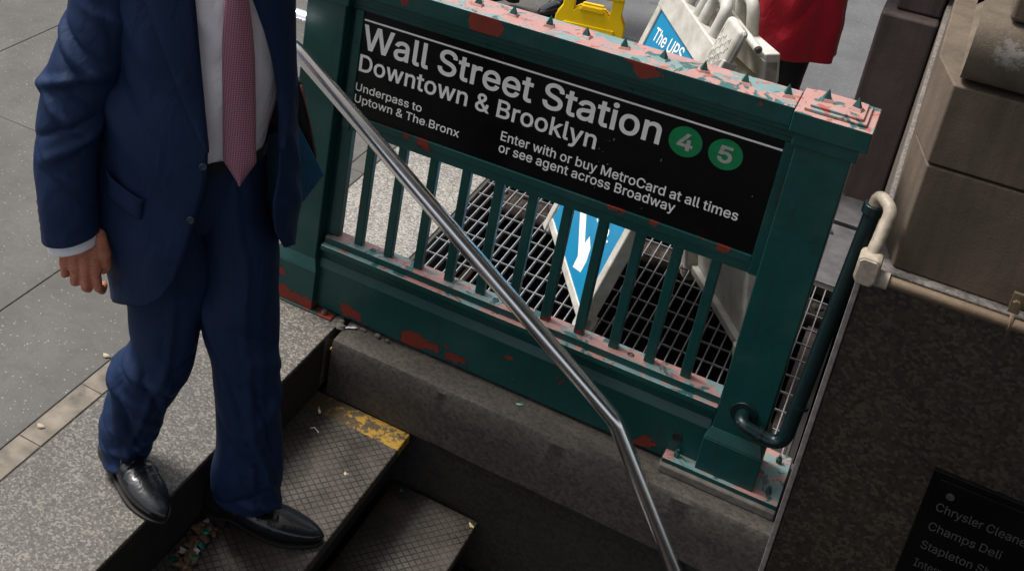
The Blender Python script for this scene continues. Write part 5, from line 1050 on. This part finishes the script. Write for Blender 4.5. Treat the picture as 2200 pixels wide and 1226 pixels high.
# left sleeve, bent behind the open jacket
SLL = [(.08, 1.47, .13, 1.42, -.03, .07), (.09, 1.42, .165, 1.43, -.05, .075), (.07, 1.33, .160, 1.33, -.09, .07), (.06, 1.22, .160, 1.22, -.12, .065), (.06, 1.12, .165, 1.11, -.13, .06), (.07, 1.02, .165, 1.0, -.13, .052)]
sv2 = obj('sleeve', G().grid(cloth_loft(P, SLL, 80, 48, [(.5, 1, .02, 1, .05, .008), (.6, 1.4, .02, 1, -.05, -.008), (.7, .8, .02, 1, .05, .008)], .003, .95, 6), True), [M['suit'], M['lining']], jk, smooth=True); solid_out(sv2, .004)
shoe(man, (-.168, -.905), radians(-25), 0.0, .315, 1.)
shoe(man, (.060, -.768), radians(17), -.205, .345, 1.)

# things he carries
pf = thing('portfolio_case', 'slim black zip portfolio tucked behind the blue folder under his arm', 'portfolio')
o = obj('case', G().prism([(.05, .97), (.21, 1.085), (.228, 1.075), (.288, .872), (.280, .855), (.12, .80)], P(0, -.155, 0), P(1, 0, 0) - P(0, 0, 0), (0, 0, 1), P(0, -1, 0) - P(0, 0, 0), .03), M['black_case'], pf, bevel=.008, seg=3)
obj('zip_edge', G().tube([P(.226, -.152, 1.07), P(.254, -.152, .98), P(.282, -.152, .875)], .0025, 6), simple('brown_zip', (.10, .03, .02), .5), o, smooth=True)
af = thing('accordion_folder', 'blue pleated document folder held at the left hip of the man', 'folder')
for k in range(7):
    dv = -.075 - .0065 * k; sh = .0018 * k
    obj('pleat', G().prism([(.06, .93), (.190 + sh, .985 + sh * 2), (.207 + sh, .975 + sh * 2), (.262 + sh * 4, .797 + sh * 4.5), (.254 + sh * 4, .790 + sh * 4.5), (.13, .75)], P(0, dv, 0), P(1, 0, 0) - P(0, 0, 0), (0, 0, 1), P(0, -1, 0) - P(0, 0, 0), .0085 if k % 2 else .005), M['blue_card'], af, bevel=.0015, seg=1)
obj('paper_edge', G().prism([(.205, .86), (.235, .81), (.246, .786), (.232, .772), (.205, .80)], P(0, -.066, 0), P(1, 0, 0) - P(0, 0, 0), (0, 0, 1), P(0, -1, 0) - P(0, 0, 0), .006), M['tan_card'], af)

# ------------------------------------------------------------------ person in the red coat behind the board
def figure(label, loc, ang, build, seed=0):
    hx = (cos(ang), sin(ang)); hy = (sin(ang), -cos(ang)); Q = frame_of(loc[0], loc[1], hx, hy); F = Q(0, 1, 0) - Q(0, 0, 0)
    t = thing('person', label, 'person'); return t, Q, F
t, Q, F = figure('person in a long red coat and black trousers standing behind the sandwich board', (.868, 2.10), radians(190), None)
g = G(); hc = Q(0, .02, 1.68); head_parts(g, hc, F, .108)
capsule(g, Q(0, 0, 1.42), Q(0, .01, 1.6), .055, .05)
capsule(g, Q(-.12, 0, 1.38), Q(.12, 0, 1.38), .075, .075); capsule(g, Q(0, 0, 1.3), Q(0, 0, 1.0), .12, .11); capsule(g, Q(-.06, 0, .95), Q(.06, 0, .95), .11, .11)
for k in (1, -1):
    capsule(g, Q(.08 * k, 0, .9), Q(.085 * k, .01, .48), .075, .052); capsule(g, Q(.085 * k, .01, .48), Q(.085 * k, -.01, .08), .052, .035); capsule(g, Q(.085 * k, 0, .06), Q(.09 * k, .1, .04), .035, .028)
    capsule(g, Q(.19 * k, 0, 1.37), Q(.25 * k, -.02, 1.08), .045, .036); capsule(g, Q(.25 * k, -.02, 1.08), Q(.24 * k, .08, .86), .036, .026)
    hand_parts(g, Q(.24 * k, .08, .84), Q(0, .1, -1) - Q(0, 0, 0), Q(0, 1, 0) - Q(0, 0, 0), Q(k, 0, 0) - Q(0, 0, 0), .95, .35)
remesh('body', g, M['skin2'], .007, t, 3)
head_extras(hc, F, .108, M['hair_dark'], t, long=True)
cr = [(-.07, 1.52, .07, 1.52, 0, .07), (-.19, 1.46, .19, 1.46, 0, .10), (-.21, 1.3, .21, 1.3, 0, .135), (-.185, 1.08, .185, 1.08, 0, .13), (-.205, .9, .205, .9, 0, .15), (-.215, .75, .215, .75, 0, .165), (-.23, .62, .23, .62, 0, .165), (-.235, .495, .235, .51, 0, .165)]
vf = [(.75, th_, .5, .16, 0, .012 * (-1) ** k) for k, th_ in enumerate([-3, -2.5, -2.1, -1.7, -1.3, -.8, -.4, 0, .4, .9, 1.3, 1.8, 2.2, 2.6])] + [(.6, 2.6, .04, .6, .3, .012), (.7, -2.7, .04, .6, -.35, -.012), (.85, 3., .04, .7, .3, .01)]
ct = obj('coat', G().grid(cloth_loft(Q, cr, 90, 90, vf, .005, .95, 11), True), M['red_cloth'], t, smooth=True); solid_out(ct, .006)
for k in (1, -1):
    a, b = (.19 * k, .25 * k)
    sr_ = [(.15 * k - .05, 1.47, .15 * k + .05, 1.44, 0, .07), (.20 * k - .058, 1.38, .20 * k + .058, 1.38, 0, .066), (.235 * k - .052, 1.2, .235 * k + .052, 1.2, -.01, .06), (.25 * k - .048, 1.05, .25 * k + .048, 1.05, .0, .055), (.243 * k - .042, .87, .243 * k + .042, .87, .07, .045)]
    sl_ = obj('coat_sleeve', G().grid(cloth_loft(Q, sr_, 40, 36, fsl, .003), True), M['red_cloth'], ct, smooth=True); solid_out(sl_, .004)
    lg = [(.085 * k - .085, .95, .085 * k + .085, .95, 0, .11), (.085 * k - .075, .6, .085 * k + .075, .6, 0, .085), (.085 * k - .06, .35, .085 * k + .06, .35, 0, .07), (.085 * k - .055, .06, .085 * k + .055, .06, 0, .062)]
    obj('trouser_leg', G().grid(cloth_loft(Q, lg, 50, 36, ff_, .003), True), M['black_cloth'], t, smooth=True)
    hp_ = Q(.085 * k, -.06, 0); shoe(t, hp_, math.atan2(F.y, F.x), 0, .29)

# ------------------------------------------------------------------ passer-by, only one shoe inside the picture
t, Q, F = figure('passer-by in dark trousers and black shoes walking beyond the railing', (-.30, 3.16), 0, None)
ang = math.atan2(2.84 - 3.10, -.385 + .235)
hx = (-sin(ang), cos(ang)); Fv = Vector((cos(ang), sin(ang), 0)); Q = frame_of(-.28, 3.13, (hx[0], hx[1]), (Fv.x, Fv.y)); F = Fv
g = G(); hc = Q(0, .04, 1.75); head_parts(g, hc, F, .11)
capsule(g, Q(0, 0, 1.5), Q(0, .02, 1.66), .058, .054); capsule(g, Q(-.13, 0, 1.45), Q(.13, 0, 1.45), .08, .08); capsule(g, Q(0, 0, 1.35), Q(0, 0, 1.05), .125, .115); capsule(g, Q(-.06, 0, 1.0), Q(.06, 0, 1.0), .11, .11)
LG = {1: ((.09, .0, .95), (.10, .16, .50), (.06, .02, .09)), -1: ((-.09, 0, .95), (-.1, .22, .55), (-.1, .34, .12))}
for k in (1, -1):
    a, b, c = LG[k]; capsule(g, Q(*a), Q(*b), .08, .055); capsule(g, Q(*b), Q(*c), .055, .036)
    capsule(g, Q(.2 * k, 0, 1.43), Q(.26 * k, -.05 * k, 1.13), .048, .038); capsule(g, Q(.26 * k, -.05 * k, 1.13), Q(.25 * k, .12 * -k, .9), .038, .028)
    hand_parts(g, Q(.25 * k, -.12 * k, .88), Q(0, .1, -1) - Q(0, 0, 0), Q(0, 1, 0) - Q(0, 0, 0), Q(k, 0, 0) - Q(0, 0, 0), 1., .4)
remesh('body', g, M['skin2'], .008, t, 3)
head_extras(hc, F, .11, M['hair_dark'], t)
jr = [(-.07, 1.6, .07, 1.6, 0, .07), (-.2, 1.53, .2, 1.53, 0, .10), (-.22, 1.38, .22, 1.38, 0, .14), (-.2, 1.15, .2, 1.15, 0, .13), (-.215, .95, .215, .95, 0, .145), (-.22, .8, .22, .8, 0, .15)]
jo = obj('jacket', G().grid(cloth_loft(Q, jr, 50, 60, vf, .004), True), M['dark_cloth'], t, smooth=True); solid_out(jo, .005)
for k in (1, -1):
    sr_ = [(.17 * k - .06, 1.54, .17 * k + .06, 1.5, 0, .07), (.21 * k - .058, 1.43, .21 * k + .058, 1.43, 0, .066), (.26 * k - .05, 1.13, .26 * k + .05, 1.13, -.05 * k, .055), (.25 * k - .04, .92, .25 * k + .04, .92, -.11 * k, .045)]
    obj('jacket_sleeve', G().grid(cloth_loft(Q, sr_, 40, 36, fsl, .003), True), M['dark_cloth'], jo, smooth=True)
    a, b, c = LG[k]
    lg = [(a[0] - .09, a[2] + .02, a[0] + .09, a[2] + .02, a[1], .12), (b[0] - .075, b[2] + .2, b[0] + .075, b[2] + .2, (a[1] + b[1]) / 2, .09), (b[0] - .066, b[2], b[0] + .066, b[2], b[1], .078), (c[0] - .06, c[2], c[0] + .06, c[2], c[1], .068)]
    obj('trouser_leg', G().grid(cloth_loft(Q, lg, 50, 36, ff_, .003), True), M['black_cloth'], t, smooth=True)
hh = Q(.06, -.05, 0); shoe(t, hh, ang, .0, .30)
hh = Q(-.1, .27, 0); shoe(t, hh, ang, .03, .30, pitch=.15)
